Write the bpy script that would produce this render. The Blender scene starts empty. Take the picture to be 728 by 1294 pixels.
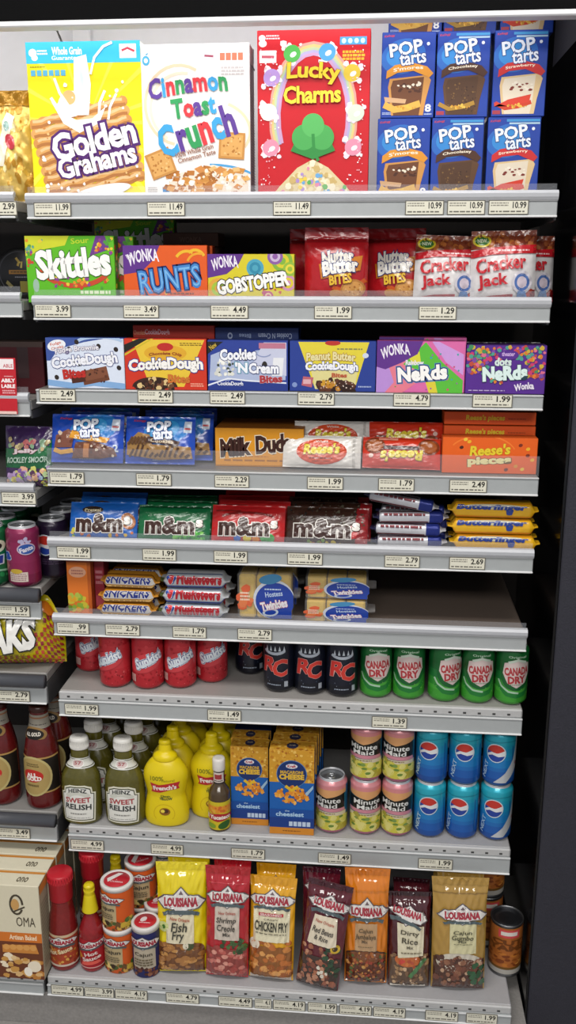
import bpy, math, random
from mathutils import Vector, Matrix
from mathutils.geometry import tessellate_polygon
SC = bpy.context.scene
COL = SC.collection
PI = math.pi
FLOOR = 0.17                     # shelf heights below were measured from a datum 17 cm above the floor
# ---------------------------------------------------------------- camera
CR = Vector((0.995953, 0.089877, 0.000861)); CU = Vector((-0.023204, 0.247849, 0.968521)); CF = Vector((-0.086834, 0.964621, -0.248931))
CAM = Vector((0.157478, -1.706522, 1.366187 + FLOOR)); FPX = 1199.2
cd = bpy.data.cameras.new('camera'); cam = bpy.data.objects.new('camera', cd); COL.objects.link(cam)
cam.matrix_world = Matrix(((CR.x, CU.x, -CF.x, CAM.x), (CR.y, CU.y, -CF.y, CAM.y), (CR.z, CU.z, -CF.z, CAM.z), (0, 0, 0, 1)))
cd.sensor_fit = 'VERTICAL'; cd.sensor_height = 24.0; cd.lens = 24.0 * FPX / 1294; cd.clip_start = 0.05
SC.camera = cam
def ray(x, y): return CF * FPX + CR * (x - 364) + CU * (647 - y)
def at(x, y, Y):                 # the point of the plane y = Y seen at a pixel of the photograph
    d = ray(x, y); return CAM + d * ((Y - CAM.y) / d.y)
def atz(x, y, Z):                # the point of the level z = Z seen at a pixel
    d = ray(x, y); return CAM + d * ((Z - CAM.z) / d.z)
# ---------------------------------------------------------------- colours and materials
def lin(h):
    if not isinstance(h, str): return tuple(h) + (1.0,) if len(h) == 3 else tuple(h)
    h = h.lstrip('#')
    o = []
    for i in (0, 2, 4):
        c = int(h[i:i + 2], 16) / 255
        o.append(c / 12.92 if c <= .04045 else ((c + .055) / 1.055) ** 2.4)
    return tuple(o) + (1.0,)
MATS = {}
def mat(name, rough=.5, metal=0., spec=.5, coat=0., bump=0., bscale=60., var=.04, color=None, trans=0., alpha=1., ior=1.45, detail=3.):
    """a procedural material: printed colour (attribute) or one colour, varied by noise, with noise bump and roughness"""
    m = bpy.data.materials.new(name); m.use_nodes = True
    nt = m.node_tree; N = nt.nodes; L = nt.links; b = N['Principled BSDF']
    tc = N.new('ShaderNodeTexCoord'); nz = N.new('ShaderNodeTexNoise')
    nz.inputs['Scale'].default_value = bscale; nz.inputs['Detail'].default_value = detail
    L.new(tc.outputs['Object'], nz.inputs['Vector'])
    if color is None:
        src = N.new('ShaderNodeAttribute'); src.attribute_name = 'print'; out = src.outputs['Color']
    else:
        src = N.new('ShaderNodeRGB'); src.outputs[0].default_value = lin(color); out = src.outputs[0]
    hv = N.new('ShaderNodeHueSaturation'); mr = N.new('ShaderNodeMapRange')
    mr.inputs['To Min'].default_value = 1 - var; mr.inputs['To Max'].default_value = 1 + var
    L.new(nz.outputs['Fac'], mr.inputs['Value']); L.new(mr.outputs['Result'], hv.inputs['Value']); L.new(out, hv.inputs['Color'])
    L.new(hv.outputs['Color'], b.inputs['Base Color'])
    mr2 = N.new('ShaderNodeMapRange'); mr2.inputs['To Min'].default_value = max(.02, rough - .06); mr2.inputs['To Max'].default_value = min(1, rough + .06)
    L.new(nz.outputs['Fac'], mr2.inputs['Value']); L.new(mr2.outputs['Result'], b.inputs['Roughness'])
    b.inputs['Metallic'].default_value = metal; b.inputs['Specular IOR Level'].default_value = spec
    b.inputs['Coat Weight'].default_value = coat; b.inputs['Coat Roughness'].default_value = .1
    b.inputs['Transmission Weight'].default_value = trans; b.inputs['Alpha'].default_value = alpha; b.inputs['IOR'].default_value = ior
    if bump:
        bp = N.new('ShaderNodeBump'); bp.inputs['Strength'].default_value = bump; bp.inputs['Distance'].default_value = .004
        L.new(nz.outputs['Fac'], bp.inputs['Height']); L.new(bp.outputs['Normal'], b.inputs['Normal'])
    MATS[name] = m
    return m
CARD = mat('printed_card', rough=.5, spec=.4, bump=.03, bscale=90)
FILM = mat('printed_film', rough=.24, spec=.6, coat=.4, bump=.5, bscale=34, var=.08)
GLOSSY = mat('crinkled_glossy_film', rough=.13, spec=.8, coat=.8, bump=.5, bscale=26, var=.06, detail=2.)
FOIL = mat('foil_film', rough=.3, metal=.3, bump=.5, bscale=45, var=.1)
CANM = mat('printed_can', rough=.3, metal=.25, coat=.4, bump=.01, bscale=30)
PLAS = mat('moulded_plastic', rough=.32, spec=.5, bump=.02, bscale=50)
SQUE = mat('filled_bottle', rough=.2, spec=.6, coat=.4, bump=.06, bscale=120, var=.25)
PAPR = mat('label_paper', rough=.45, spec=.4, bump=.02, bscale=150)
METL = mat('bare_metal', rough=.35, metal=.9, bump=.05, bscale=80)
STEL = mat('painted_steel', rough=.42, spec=.5, bump=.05, bscale=120, var=.06)
RAIL = mat('rail_plastic', rough=.35, spec=.5, bump=.04, bscale=70, var=.05)
CLEA = mat('clear_plastic', rough=.12, spec=.6, alpha=.09, color='#c9ccd2', bump=.05, bscale=30)
WRAP = mat('clear_wrap', rough=.12, spec=.7, alpha=.14, color='#e8e8ea', bump=.7, bscale=40)
CAKE = mat('sponge_cake', rough=.8, spec=.2, bump=.3, bscale=140, var=.15)
# ---------------------------------------------------------------- geometry
class G:
    """collects coloured faces, becomes one mesh"""
    def __init__(s): s.v = []; s.f = []; s.c = []; s.sm = []
    def face(s, pts, col, smooth=False):
        n = len(s.v); s.v += [tuple(p) for p in pts]; s.f.append(tuple(range(n, n + len(pts)))); s.c.append(lin(col)); s.sm.append(smooth)
    def mesh_part(s, vs, fs, cols, smooth=True):
        n = len(s.v); s.v += [tuple(p) for p in vs]
        for i, f in enumerate(fs):
            s.f.append(tuple(n + k for k in f)); s.c.append(lin(cols[i] if isinstance(cols, list) else cols)); s.sm.append(smooth)
    def box(s, x0, x1, y0, y1, z0, z1, col, bev=.0008, front=None, right=None, left=None, top=None, bottom=None):
        """a box with small chamfers; sides may have their own colours"""
        b = min(bev, (x1 - x0) * .3, (y1 - y0) * .3, (z1 - z0) * .3)
        P = lambda a, c, d: (a, c, d)
        cs = {'f': front or col, 'r': right or col, 'l': left or col, 't': top or col, 'o': bottom or col, 'b': col}
        X0, X1, Y0, Y1, Z0, Z1 = x0 + b, x1 - b, y0 + b, y1 - b, z0 + b, z1 - b
        s.face([(X0, y0, Z0), (X1, y0, Z0), (X1, y0, Z1), (X0, y0, Z1)], cs['f'])
        s.face([(X1, y1, Z0), (X0, y1, Z0), (X0, y1, Z1), (X1, y1, Z1)], cs['b'])
        s.face([(x1, Y0, Z0), (x1, Y1, Z0), (x1, Y1, Z1), (x1, Y0, Z1)], cs['r'])
        s.face([(x0, Y1, Z0), (x0, Y0, Z0), (x0, Y0, Z1), (x0, Y1, Z1)], cs['l'])
        s.face([(X0, Y0, z1), (X1, Y0, z1), (X1, Y1, z1), (X0, Y1, z1)], cs['t'])
        s.face([(X0, Y1, z0), (X1, Y1, z0), (X1, Y0, z0), (X0, Y0, z0)], cs['o'])
        # edges
        s.face([(X1, y0, Z0), (x1, Y0, Z0), (x1, Y0, Z1), (X1, y0, Z1)], cs['f']); s.face([(x0, Y0, Z0), (X0, y0, Z0), (X0, y0, Z1), (x0, Y0, Z1)], cs['f'])
        s.face([(x1, Y1, Z0), (X1, y1, Z0), (X1, y1, Z1), (x1, Y1, Z1)], cs['b']); s.face([(X0, y1, Z0), (x0, Y1, Z0), (x0, Y1, Z1), (X0, y1, Z1)], cs['b'])
        s.face([(X0, y0, Z1), (X1, y0, Z1), (X1, Y0, z1), (X0, Y0, z1)], cs['t']); s.face([(X0, Y1, z1), (X1, Y1, z1), (X1, y1, Z1), (X0, y1, Z1)], cs['t'])
        s.face([(X1, y0, Z0), (X0, y0, Z0), (X0, Y0, z0), (X1, Y0, z0)], cs['o']); s.face([(X0, y1, Z0), (X1, y1, Z0), (X1, Y1, z0), (X0, Y1, z0)], cs['o'])
        s.face([(x1, Y0, Z1), (x1, Y1, Z1), (X1, Y1, z1), (X1, Y0, z1)], cs['t']); s.face([(x0, Y1, Z1), (x0, Y0, Z1), (X0, Y0, z1), (X0, Y1, z1)], cs['t'])
        s.face([(x1, Y1, Z0), (x1, Y0, Z0), (X1, Y0, z0), (X1, Y1, z0)], cs['o']); s.face([(x0, Y0, Z0), (x0, Y1, Z0), (X0, Y1, z0), (X0, Y0, z0)], cs['o'])
        for a, A, sx in ((x0, X0, 0), (x1, X1, 1)):
            for c, C, sy in ((y0, Y0, 0), (y1, Y1, 1)):
                for d, D, sz in ((z0, Z0, 0), (z1, Z1, 1)):
                    t = [(A, C, d), (a, C, D), (A, c, D)]
                    if (sx + sy + sz) % 2 == 1: t.reverse()
                    s.face(t, cs['t'] if sz else cs['o'])
    def lathe(s, prof, seg=32, col='#ffffff', sx=1., sy=1., cols=None, cx=0., cy=0., cap=True):
        """prof: (radius, height) from bottom to top; cols: one colour per band"""
        n = len(prof); vs = []; fs = []; cc = []
        for r, z in prof:
            for k in range(seg):
                a = 2 * PI * k / seg
                vs.append((cx + r * sx * math.sin(a), cy - r * sy * math.cos(a), z))
        for i in range(n - 1):
            for k in range(seg):
                k2 = (k + 1) % seg
                fs.append((i * seg + k, i * seg + k2, (i + 1) * seg + k2, (i + 1) * seg + k)); cc.append(cols[i] if cols else col)
        if cap:
            fs.append(tuple(range(seg - 1, -1, -1))); cc.append(cols[0] if cols else col)
            fs.append(tuple((n - 1) * seg + k for k in range(seg))); cc.append(cols[-1] if cols else col)
        s.mesh_part(vs, fs, cc)
    def grid(s, fn, nu, nv, col, flip=False):
        vs = [fn(i / nu, j / nv) for j in range(nv + 1) for i in range(nu + 1)]
        fs = []; cc = []
        for j in range(nv):
            for i in range(nu):
                a = j * (nu + 1) + i
                f = (a, a + 1, a + nu + 2, a + nu + 1)
                fs.append(f[::-1] if flip else f); cc.append(col((i + .5) / nu, (j + .5) / nv) if callable(col) else col)
        s.mesh_part(vs, fs, cc)
    def tube(s, pts, r, col, seg=10):
        vs = []; fs = []
        for i, p in enumerate(pts):
            p = Vector(p); d = (Vector(pts[min(i + 1, len(pts) - 1)]) - Vector(pts[max(i - 1, 0)])).normalized()
            a = d.cross(Vector((0, 0, 1)) if abs(d.z) < .9 else Vector((1, 0, 0))).normalized(); b = d.cross(a)
            for k in range(seg): vs.append(p + a * (r * math.cos(2 * PI * k / seg)) + b * (r * math.sin(2 * PI * k / seg)))
        for i in range(len(pts) - 1):
            for k in range(seg):
                k2 = (k + 1) % seg; fs.append((i * seg + k, i * seg + k2, (i + 1) * seg + k2, (i + 1) * seg + k))
        fs.append(tuple(range(seg))); fs.append(tuple((len(pts) - 1) * seg + k for k in range(seg))[::-1])
        s.mesh_part(vs, fs, col)
def obj(name, g, m, parent=None, loc=None, rot=None):
    me = bpy.data.meshes.new(name); me.from_pydata(g.v, [], g.f); me.materials.append(m)
    at_ = me.color_attributes.new('print', 'FLOAT_COLOR', 'CORNER')
    flat = []
    for f, c in zip(g.f, g.c): flat += list(c) * len(f)
    at_.data.foreach_set('color', flat)
    me.polygons.foreach_set('use_smooth', g.sm)
    me.update()
    o = bpy.data.objects.new(name, me); COL.objects.link(o)
    if parent is not None: o.parent = parent
    if loc: o.location = loc
    if rot: o.rotation_euler = rot
    return o
def tag(o, label, cat, group=None):
    o['label'] = label; o['category'] = cat
    if group: o['group'] = group
    return o
def thing(name, label, cat, loc=(0, 0, 0), group=None, rot=(0, 0, 0)):
    o = bpy.data.objects.new(name, None); o.empty_display_size = .02; COL.objects.link(o)
    o.location = loc; o.rotation_euler = rot
    return tag(o, label, cat, group)
def struct(name, g, m):
    o = obj(name, g, m); o['kind'] = 'structure'; return o
def dup(src, loc, label, rot=None, group=None):
    r = src.copy(); COL.objects.link(r); r.location = loc
    if rot is not None: r.rotation_euler = rot
    r['label'] = label
    if group: r['group'] = group
    for ch in src.children:
        c = ch.copy(); COL.objects.link(c); c.parent = r
        for gch in ch.children:
            d = gch.copy(); COL.objects.link(d); d.parent = c
    return r
# ---------------------------------------------------------------- lettering
TXT = {}
def text_mesh(t, off, shear, space):
    k = (t, round(off, 4), shear, space)
    if k not in TXT:
        cu = bpy.data.curves.new('lettering', 'FONT'); cu.body = t; cu.offset = off; cu.shear = shear; cu.resolution_u = 2; cu.space_character = space
        cu.fill_mode = 'FRONT'
        o = bpy.data.objects.new('lettering', cu); COL.objects.link(o)
        dg = bpy.context.evaluated_depsgraph_get(); dg.update()
        e = o.evaluated_get(dg); me = e.to_mesh(); me.calc_loop_triangles()
        V = [(v.co.x, v.co.y) for v in me.vertices]; F = [tuple(tr.vertices) for tr in me.loop_triangles]
        e.to_mesh_clear(); bpy.data.objects.remove(o); bpy.data.curves.remove(cu)
        TXT[k] = (V, F)
    return TXT[k]
def bbox(V): return min(p[0] for p in V), max(p[0] for p in V), min(p[1] for p in V), max(p[1] for p in V)
def clip_rect(P, x0, x1, z0, z1):
    for ax, lim, sg in ((0, x0, 1), (0, x1, -1), (1, z0, 1), (1, z1, -1)):
        out = []
        for i in range(len(P)):
            a, b = P[i - 1], P[i]; da, db = (a[ax] - lim) * sg, (b[ax] - lim) * sg
            if (da < 0) != (db < 0):
                t = da / (da - db); out.append((a[0] + (b[0] - a[0]) * t, a[1] + (b[1] - a[1]) * t))
            if db >= 0: out.append(b)
        P = out
        if not P: return P
    return P
class Surf:
    """prints flat shapes on a face W wide and H high; fn(x, z, e) gives the point e above the surface. u, v run 0..1"""
    def __init__(s, W, H, fn, maxlen=None): s.W = W; s.H = H; s.fn = fn; s.ml = maxlen; s.n = 0; s.g = None; s.bl = False; s.vm = None
    def to(s, g): s.g = g; s.n += 30 if s.ml else 12; return s
    def xy(s, u, v):
        if s.vm:
            M = s.vm
            for (a, b), (c, d) in zip(M, M[1:]):
                if v <= c or c == M[-1][0]: v = b + (v - a) * (d - b) / (c - a); break
        return ((u - .5) * s.W, v * s.H)
    def tris(s, T, col):
        s.n += 1 if (s.bl or not s.ml) else 16; e = .00012 + s.n * 6e-6
        st = []; out = []; hw = s.W / 2
        for t in T:
            if all(-hw - 1e-6 <= p[0] <= hw + 1e-6 and -1e-6 <= p[1] <= s.H + 1e-6 for p in t): st.append(t)
            else:
                Q = clip_rect(list(t), -hw, hw, 0, s.H); st += [(Q[0], Q[i], Q[i + 1]) for i in range(1, len(Q) - 1)]
        if s.ml:
            m2 = s.ml * s.ml
            while st:
                a, b, c = st.pop()
                d = [((a[0] - b[0]) ** 2 + (a[1] - b[1]) ** 2), ((b[0] - c[0]) ** 2 + (b[1] - c[1]) ** 2), ((c[0] - a[0]) ** 2 + (c[1] - a[1]) ** 2)]
                k = max(range(3), key=lambda i: d[i])
                if d[k] > m2:
                    if k == 1: a, b, c = b, c, a
                    elif k == 2: a, b, c = c, a, b
                    m = ((a[0] + b[0]) / 2, (a[1] + b[1]) / 2); st += [(a, m, c), (m, b, c)]
                else: out.append((a, b, c))
        else: out = st
        cf = col if callable(col) else (lambda x: col)
        for a, b, c in out:
            if (b[0] - a[0]) * (c[1] - a[1]) - (b[1] - a[1]) * (c[0] - a[0]) < 0: b, c = c, b
            s.g.face([s.fn(a[0], a[1], e), s.fn(b[0], b[1], e), s.fn(c[0], c[1], e)], cf((a[0] + b[0] + c[0]) / 3), bool(s.ml))
    def pts(s, P, col, convex=False, clip=True):
        """P in metres"""
        if clip and convex: P = clip_rect(P, -s.W / 2, s.W / 2, 0, s.H)
        if len(P) < 3: return
        if convex: T = [(P[0], P[i], P[i + 1]) for i in range(1, len(P) - 1)]
        else: T = [tuple(P[i] for i in t) for t in tessellate_polygon([[Vector((p[0], p[1], 0)) for p in P]])]
        s.tris(T, col)
    def poly(s, P, col, convex=False): s.pts([s.xy(*p) for p in P], col, convex)
    def rect(s, u0, v0, u1, v1, col): s.poly([(u0, v0), (u1, v0), (u1, v1), (u0, v1)], col, True)
    def ell(s, cu, cv, ru, rv, col, rot=0., n=28, a0=0., a1=360.):
        cx, cz = s.xy(cu, cv); c, q = math.cos(math.radians(rot)), math.sin(math.radians(rot)); P = []
        for k in range(n if a1 - a0 >= 360 else n + 1):
            a = math.radians(a0 + (a1 - a0) * k / n); x, z = ru * s.W * math.cos(a), rv * s.H * math.sin(a)
            P.append((cx + x * c - z * q, cz + x * q + z * c))
        s.pts(P, col, True)
    def disc(s, cu, cv, r, col, n=18): s.ell(cu, cv, r, r * s.W / s.H, col, n=n)     # r as a share of the width
    def qrect(s, cu, cv, w, h, col, rot=0.):
        cx, cz = s.xy(cu, cv); c, q = math.cos(math.radians(rot)), math.sin(math.radians(rot)); P = []
        for a, b in ((-1, -1), (1, -1), (1, 1), (-1, 1)):
            x, z = a * w * s.W / 2, b * h * s.H / 2; P.append((cx + x * c - z * q, cz + x * q + z * c))
        s.pts(P, col, True)
    def band(s, P, w, col):
        """a stroke through the points P, w a share of the height"""
        Q = [Vector(s.xy(*p)) for p in P]; w = w * s.H / 2; A = []; B = []
        for i, p in enumerate(Q):
            d = (Q[min(i + 1, len(Q) - 1)] - Q[max(i - 1, 0)]).normalized(); nrm = Vector((-d.y, d.x)) * w
            A.append(tuple(p + nrm)); B.append(tuple(p - nrm))
        T = []
        for i in range(len(Q) - 1): T += [(A[i], B[i], B[i + 1]), (A[i], B[i + 1], A[i + 1])]
        s.tris(T, col)
    def arc(s, cu, cv, ru, rv, a0, a1, w, col, n=16):
        s.band([(cu + ru * math.cos(math.radians(a0 + (a1 - a0) * k / n)), cv + rv * math.sin(math.radians(a0 + (a1 - a0) * k / n))) for k in range(n + 1)], w, col)
    def text(s, t, cu, cv, w, h, col, out=None, ow=.05, bold=.02, rot=0., shear=0., arch=0., out2=None, ow2=.1, cols=None, space=1.):
        base = text_mesh(t, 0, shear, space)
        if not base[0]: return
        x0, x1, y0, y1 = bbox(base[0])
        cx, cz = s.xy(cu, cv); sx = w * s.W / (x1 - x0); sz = h * s.H / (y1 - y0); c, q = math.cos(math.radians(rot)), math.sin(math.radians(rot))
        mx, my = (x0 + x1) / 2, (y0 + y1) / 2
        def layer(off, colr):
            s.n += 12 if s.ml else 4
            V, F = text_mesh(t, off, shear, space); Q = []
            for px, py in V:
                a = (px - mx) * sx; b = (py - my) * sz; tt = (px - x0) / (x1 - x0); b += arch * s.H * (1 - (2 * tt - 1) ** 2)
                Q.append((cx + a * c - b * q, cz + a * q + b * c))
            if cols and colr is None:
                ends = [bbox(text_mesh(t[:i + 1], 0, shear, space)[0])[1] for i in range(len(t))]
                by = {}
                for f in F:
                    m = sum(V[i][0] for i in f) / 3
                    k = next((i for i, e in enumerate(ends) if m <= e + .005), len(t) - 1)
                    by.setdefault(cols[k % len(cols)], []).append(tuple(Q[i] for i in f))
                for cc, T in by.items(): s.tris(T, cc)
            else: s.tris([tuple(Q[i] for i in f) for f in F], colr)
        if out2: layer(ow2, out2)
        if out: layer(ow, out)
        layer(bold, None if cols else col)
    def blobs(s, n, u0, v0, u1, v1, size, pal, seed=1, clip=None, sq=False, k=7, asp=1.):
        """n irregular printed specks (a picture of food); size = (least, most) as shares of the width"""
        R = random.Random(seed); s.bl = True; s.n += 16 if s.ml else 0
        for _ in range(n):
            for _t in range(20):
                u, v = R.uniform(u0, u1), R.uniform(v0, v1)
                if clip is None or clip(u, v): break
            else: continue
            cx, cz = s.xy(u, v); r = R.uniform(*size) * s.W; a0 = R.uniform(0, 6.3); kk = 4 if sq else k
            P = []
            for i in range(kk):
                a = a0 + 2 * PI * i / kk; rr = r * (1 if sq else R.uniform(.75, 1.15)); x, z = rr * math.cos(a), rr * math.sin(a) * asp
                P.append((cx + x, cz + z))
            s.pts(P, R.choice(pal), True)
        s.bl = False
    def lines(s, u0, v0, u1, v1, n, col, seed=3, fill=.55):
        """rows of tiny print too small to read"""
        R = random.Random(seed); dv = (v1 - v0) / n; s.bl = True; s.n += 12 if s.ml else 0
        for i in range(n):
            u = u0; vb = v1 - (i + 1) * dv + dv * (1 - fill) / 2
            while u < u1 - .01:
                w = R.uniform(.06, .2) * (u1 - u0); s.rect(u, vb, min(u + w, u1), vb + dv * fill, col); u += w + .03 * (u1 - u0)
        s.bl = False
def front(W, H): return Surf(W, H, lambda x, z, e: (x, -e, z))
def right(W, D, H): return Surf(D, H, lambda x, z, e: (W / 2 + e, x + D / 2, z))
def left(W, D, H): return Surf(D, H, lambda x, z, e: (-W / 2 - e, D / 2 - x, z))
def topf(W, D, H): return Surf(W, D, lambda x, z, e: (x, z, H + e))
# ---------------------------------------------------------------- pouch, bar, bottle bodies
def pouch_fn(W, H, T, st=.05, sb=.05, wr=.0012, seed=1, low=.75, slim=.05, flare=0.):
    R = random.Random(seed); waves = [(R.uniform(18, 60), R.uniform(-50, 50), R.uniform(0, 6.3)) for _ in range(7)]
    def shape(x, z):
        u = x / W + .5; v = z / H; uu = min(1, abs(2 * u - 1)); t = (v - sb) / (1 - st - sb)
        if t <= 0 or t >= 1: b = 0
        else: b = (1 - abs(2 * (t ** low) - 1) ** 2.6) ** .6
        a = (1 - uu ** 2.6) ** .62
        w = sum(math.sin(f * u + g * v + p) for f, g, p in waves) / 7 * wr * (.35 + .65 * min(1, uu + (1 - b)))
        if uu > .97 or v < .012 or v > .985: w *= .3
        return a * b, w
    def fr(x, z, e=0.):
        ab, w = shape(x, z); xx = x * (1 - slim * min(1, ab * 1.4)) * (1 + flare * max(0, z / H - .8) * 5)
        return (xx, -T / 2 * ab - e + w - .0004, z)
    def bk(x, z):
        ab, w = shape(x, z); xx = x * (1 - slim * min(1, ab * 1.4)) * (1 + flare * max(0, z / H - .8) * 5)
        return (xx, T / 2 * ab * .8 + w + .0004, z)
    return fr, bk
def pouch(W, H, T, col, back=None, nu=30, nv=36, **k):
    """a sealed pouch; returns its geometry and a Surf that follows its front"""
    fr, bk = pouch_fn(W, H, T, **k); g = G()
    g.grid(lambda u, v: fr((u - .5) * W, v * H), nu, nv, col)
    g.grid(lambda u, v: bk((u - .5) * W, v * H), nu, nv, back or (col if not callable(col) else col(.5, .5)), flip=True)
    per = [(i / nu, 0) for i in range(nu)] + [(1, j / nv) for j in range(nv)] + [(1 - i / nu, 1) for i in range(nu)] + [(0, 1 - j / nv) for j in range(nv)]
    base = back or (col if not callable(col) else col(.5, .5))
    for i in range(len(per)):
        (u0, v0), (u1, v1) = per[i], per[(i + 1) % len(per)]
        g.face([fr((u0 - .5) * W, v0 * H), bk((u0 - .5) * W, v0 * H), bk((u1 - .5) * W, v1 * H), fr((u1 - .5) * W, v1 * H)], base)
    return g, Surf(W, H, lambda x, z, e: fr(x, z, e * 1.5 + .00025), maxlen=min(.0055, min(W, H) / 18))
def bar(L, ry, rz, col, end=.009, seg=20):
    """a wrapped chocolate bar lying along x with crimped ends; Surf wraps the front from its underside to its top"""
    def sec(x):
        d = L / 2 - abs(x)
        if d < end: return .6 + .3 * d / end, .12
        t = min(1, (d - end) / .007); k = .12 + .88 * math.sin(t * PI / 2) ** .7
        return .9 + .1 * t, k
    def P(x, a, e=0.):
        sy, sz = sec(x); c, q = math.cos(a), math.sin(a)
        sgn = lambda t: math.copysign(abs(t) ** .5, t)
        return (x, ry - (ry * sy + e) * sgn(c), rz + (rz * sz + e) * sgn(q))
    g = G(); n = 44
    xs = [L * (-.5 + i / n) for i in range(n + 1)]
    g.grid(lambda u, v: P((u - .5) * L, v * 2 * PI), n, seg, col, flip=False)
    H = PI * (ry + rz) / 2 * 1.15                  # developed height of the half that faces front and up
    return g, Surf(L, H, lambda x, z, e: P(x, -.55 + (z / H) * 2.5, e * 1.5 + .0003), maxlen=.0045)
def interp(prof, z):
    for (r0, z0), (r1, z1) in zip(prof, prof[1:]):
        if z0 <= z <= z1 and z1 > z0: return r0 + (r1 - r0) * (z - z0) / (z1 - z0)
    return prof[-1][0] if z > prof[-1][1] else prof[0][0]
def smooth_prof(P, n=6):
    """a Catmull-Rom curve through (r, z) points"""
    out = []
    for i in range(len(P) - 1):
        p0, p1, p2, p3 = P[max(i - 1, 0)], P[i], P[i + 1], P[min(i + 2, len(P) - 1)]
        for k in range(n):
            t = k / n
            out.append(tuple(.5 * (2 * b + (c - a) * t + (2 * a - 5 * b + 4 * c - d) * t * t + (-a + 3 * b - 3 * c + d) * t ** 3) for a, b, c, d in zip(p0, p1, p2, p3)))
    out.append(P[-1]); return out
def wrap(prof, rref, W, H, z0, sx=1., sy=1., ml=.0042, grow=0.):
    """a Surf wrapped round a lathed body between z0 and z0 + H"""
    def fn(x, z, e):
        r = interp(prof, z0 + z) + grow + e; a = x / rref
        return (r * sx * math.sin(a), -r * sy * math.cos(a), z0 + z)
    return Surf(W, H, fn, maxlen=ml)
# ================================================================ the setting
F = FLOOR
M_FLOOR = mat('floor_vinyl', rough=.5, color='#8d8a87', bump=.1, bscale=180, var=.25)
M_DARKB = mat('dark_back_panel', rough=.6, color='#2a2522', bump=.06, bscale=60, var=.15)
M_WHITE = mat('white_back_panel', rough=.5, color='#e9e9ec', bump=.03, bscale=40)
M_BLACK = mat('black_laminate', rough=.7, spec=.1, color='#060607', bump=.05, bscale=200, var=.2)
M_GLOSS = mat('glossy_black_side', rough=.12, spec=.55, color='#050507', bump=.02, bscale=12, var=.2)
M_SIDE = mat('speckled_dark_panel', rough=.6, color='#2b2b34', bump=.25, bscale=320, var=.35)
M_CEIL = mat('ceiling_tile', rough=.85, color='#d8d8d4', bump=.1, bscale=120)
g = G(); g.box(-4, 4, -5, .6, -.05, 0, '#6f6d6b', bev=.001); struct('floor', g, M_FLOOR)
g = G(); g.box(-4, 4, -5, .6, 2.95, 3.0, '#d8d8d4', bev=.001); struct('ceiling', g, M_CEIL)
g = G(); g.box(-1.6, 1.2, .395, .43, 0, 1.473 + F, '#2a2522', bev=.001); struct('wall_back', g, M_DARKB)
g = G(); g.box(-1.6, .40, .39, .43, 1.474 + F, 2.9, '#e9e9ec', bev=.001)
struct('wall_back_upper', g, M_WHITE)
g = G(); g.box(.4005, 1.2, .39, .43, 1.474 + F, 2.9, '#0d0d10', bev=.001); struct('wall_back_corner', g, M_BLACK)
p = at(101, 45, .37)
g = G(); g.box(p.x - .022, p.x + .022, .366, .39, 1.482 + F, 2.2, '#d9d9dc', bev=.003)
g.face([(p.x - .02, .366, 1.93), (p.x - .02, .366, 2.1), (p.x - .02, .1, 2.1)], '#c9c9cc'); g.face([(p.x - .02, .1, 2.1), (p.x - .014, .366, 2.1), (p.x - .014, .366, 1.93)], '#c9c9cc')
struct('trim_1', g, M_WHITE)
# the dark end panel: a speckled front edge and a glossy inner side
g = G(); g.box(.4985, 1.25, -.055, .39, 0, 2.9, '#23232b', bev=.002); struct('wall_right', g, M_SIDE)
g = G(); g.box(.4935, .4983, -.05, .388, 0, 1.75 + F, '#08080b', bev=.001); struct('wall_right_inner', g, M_GLOSS)
# black canopy over the shelves with a pale lower trim
ct = thing('shelf_canopy', 'black overhead canopy with thin white lower edge above the cereal shelf', 'canopy', (0, 0, 1.745 + F))
g = G(); g.box(-1.6, .4975, -.06, -.035, .008, .75, '#0d0d10', bev=.001); g.box(-1.6, .4925, -.035, .38, .34, .36, '#0d0d10'); obj('fascia', g, M_BLACK, ct)
g = G(); g.box(-1.6, .4975, -.064, -.033, 0, .009, '#e4e4e6', bev=.002); obj('edge_trim', g, M_WHITE, ct)
# plinth under the bays
g = G(); g.box(-1.6, .49, -.097, .39, 0, .078, '#6f6d6b', bev=.001); struct('baseboard_front', g, M_FLOOR)
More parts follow.
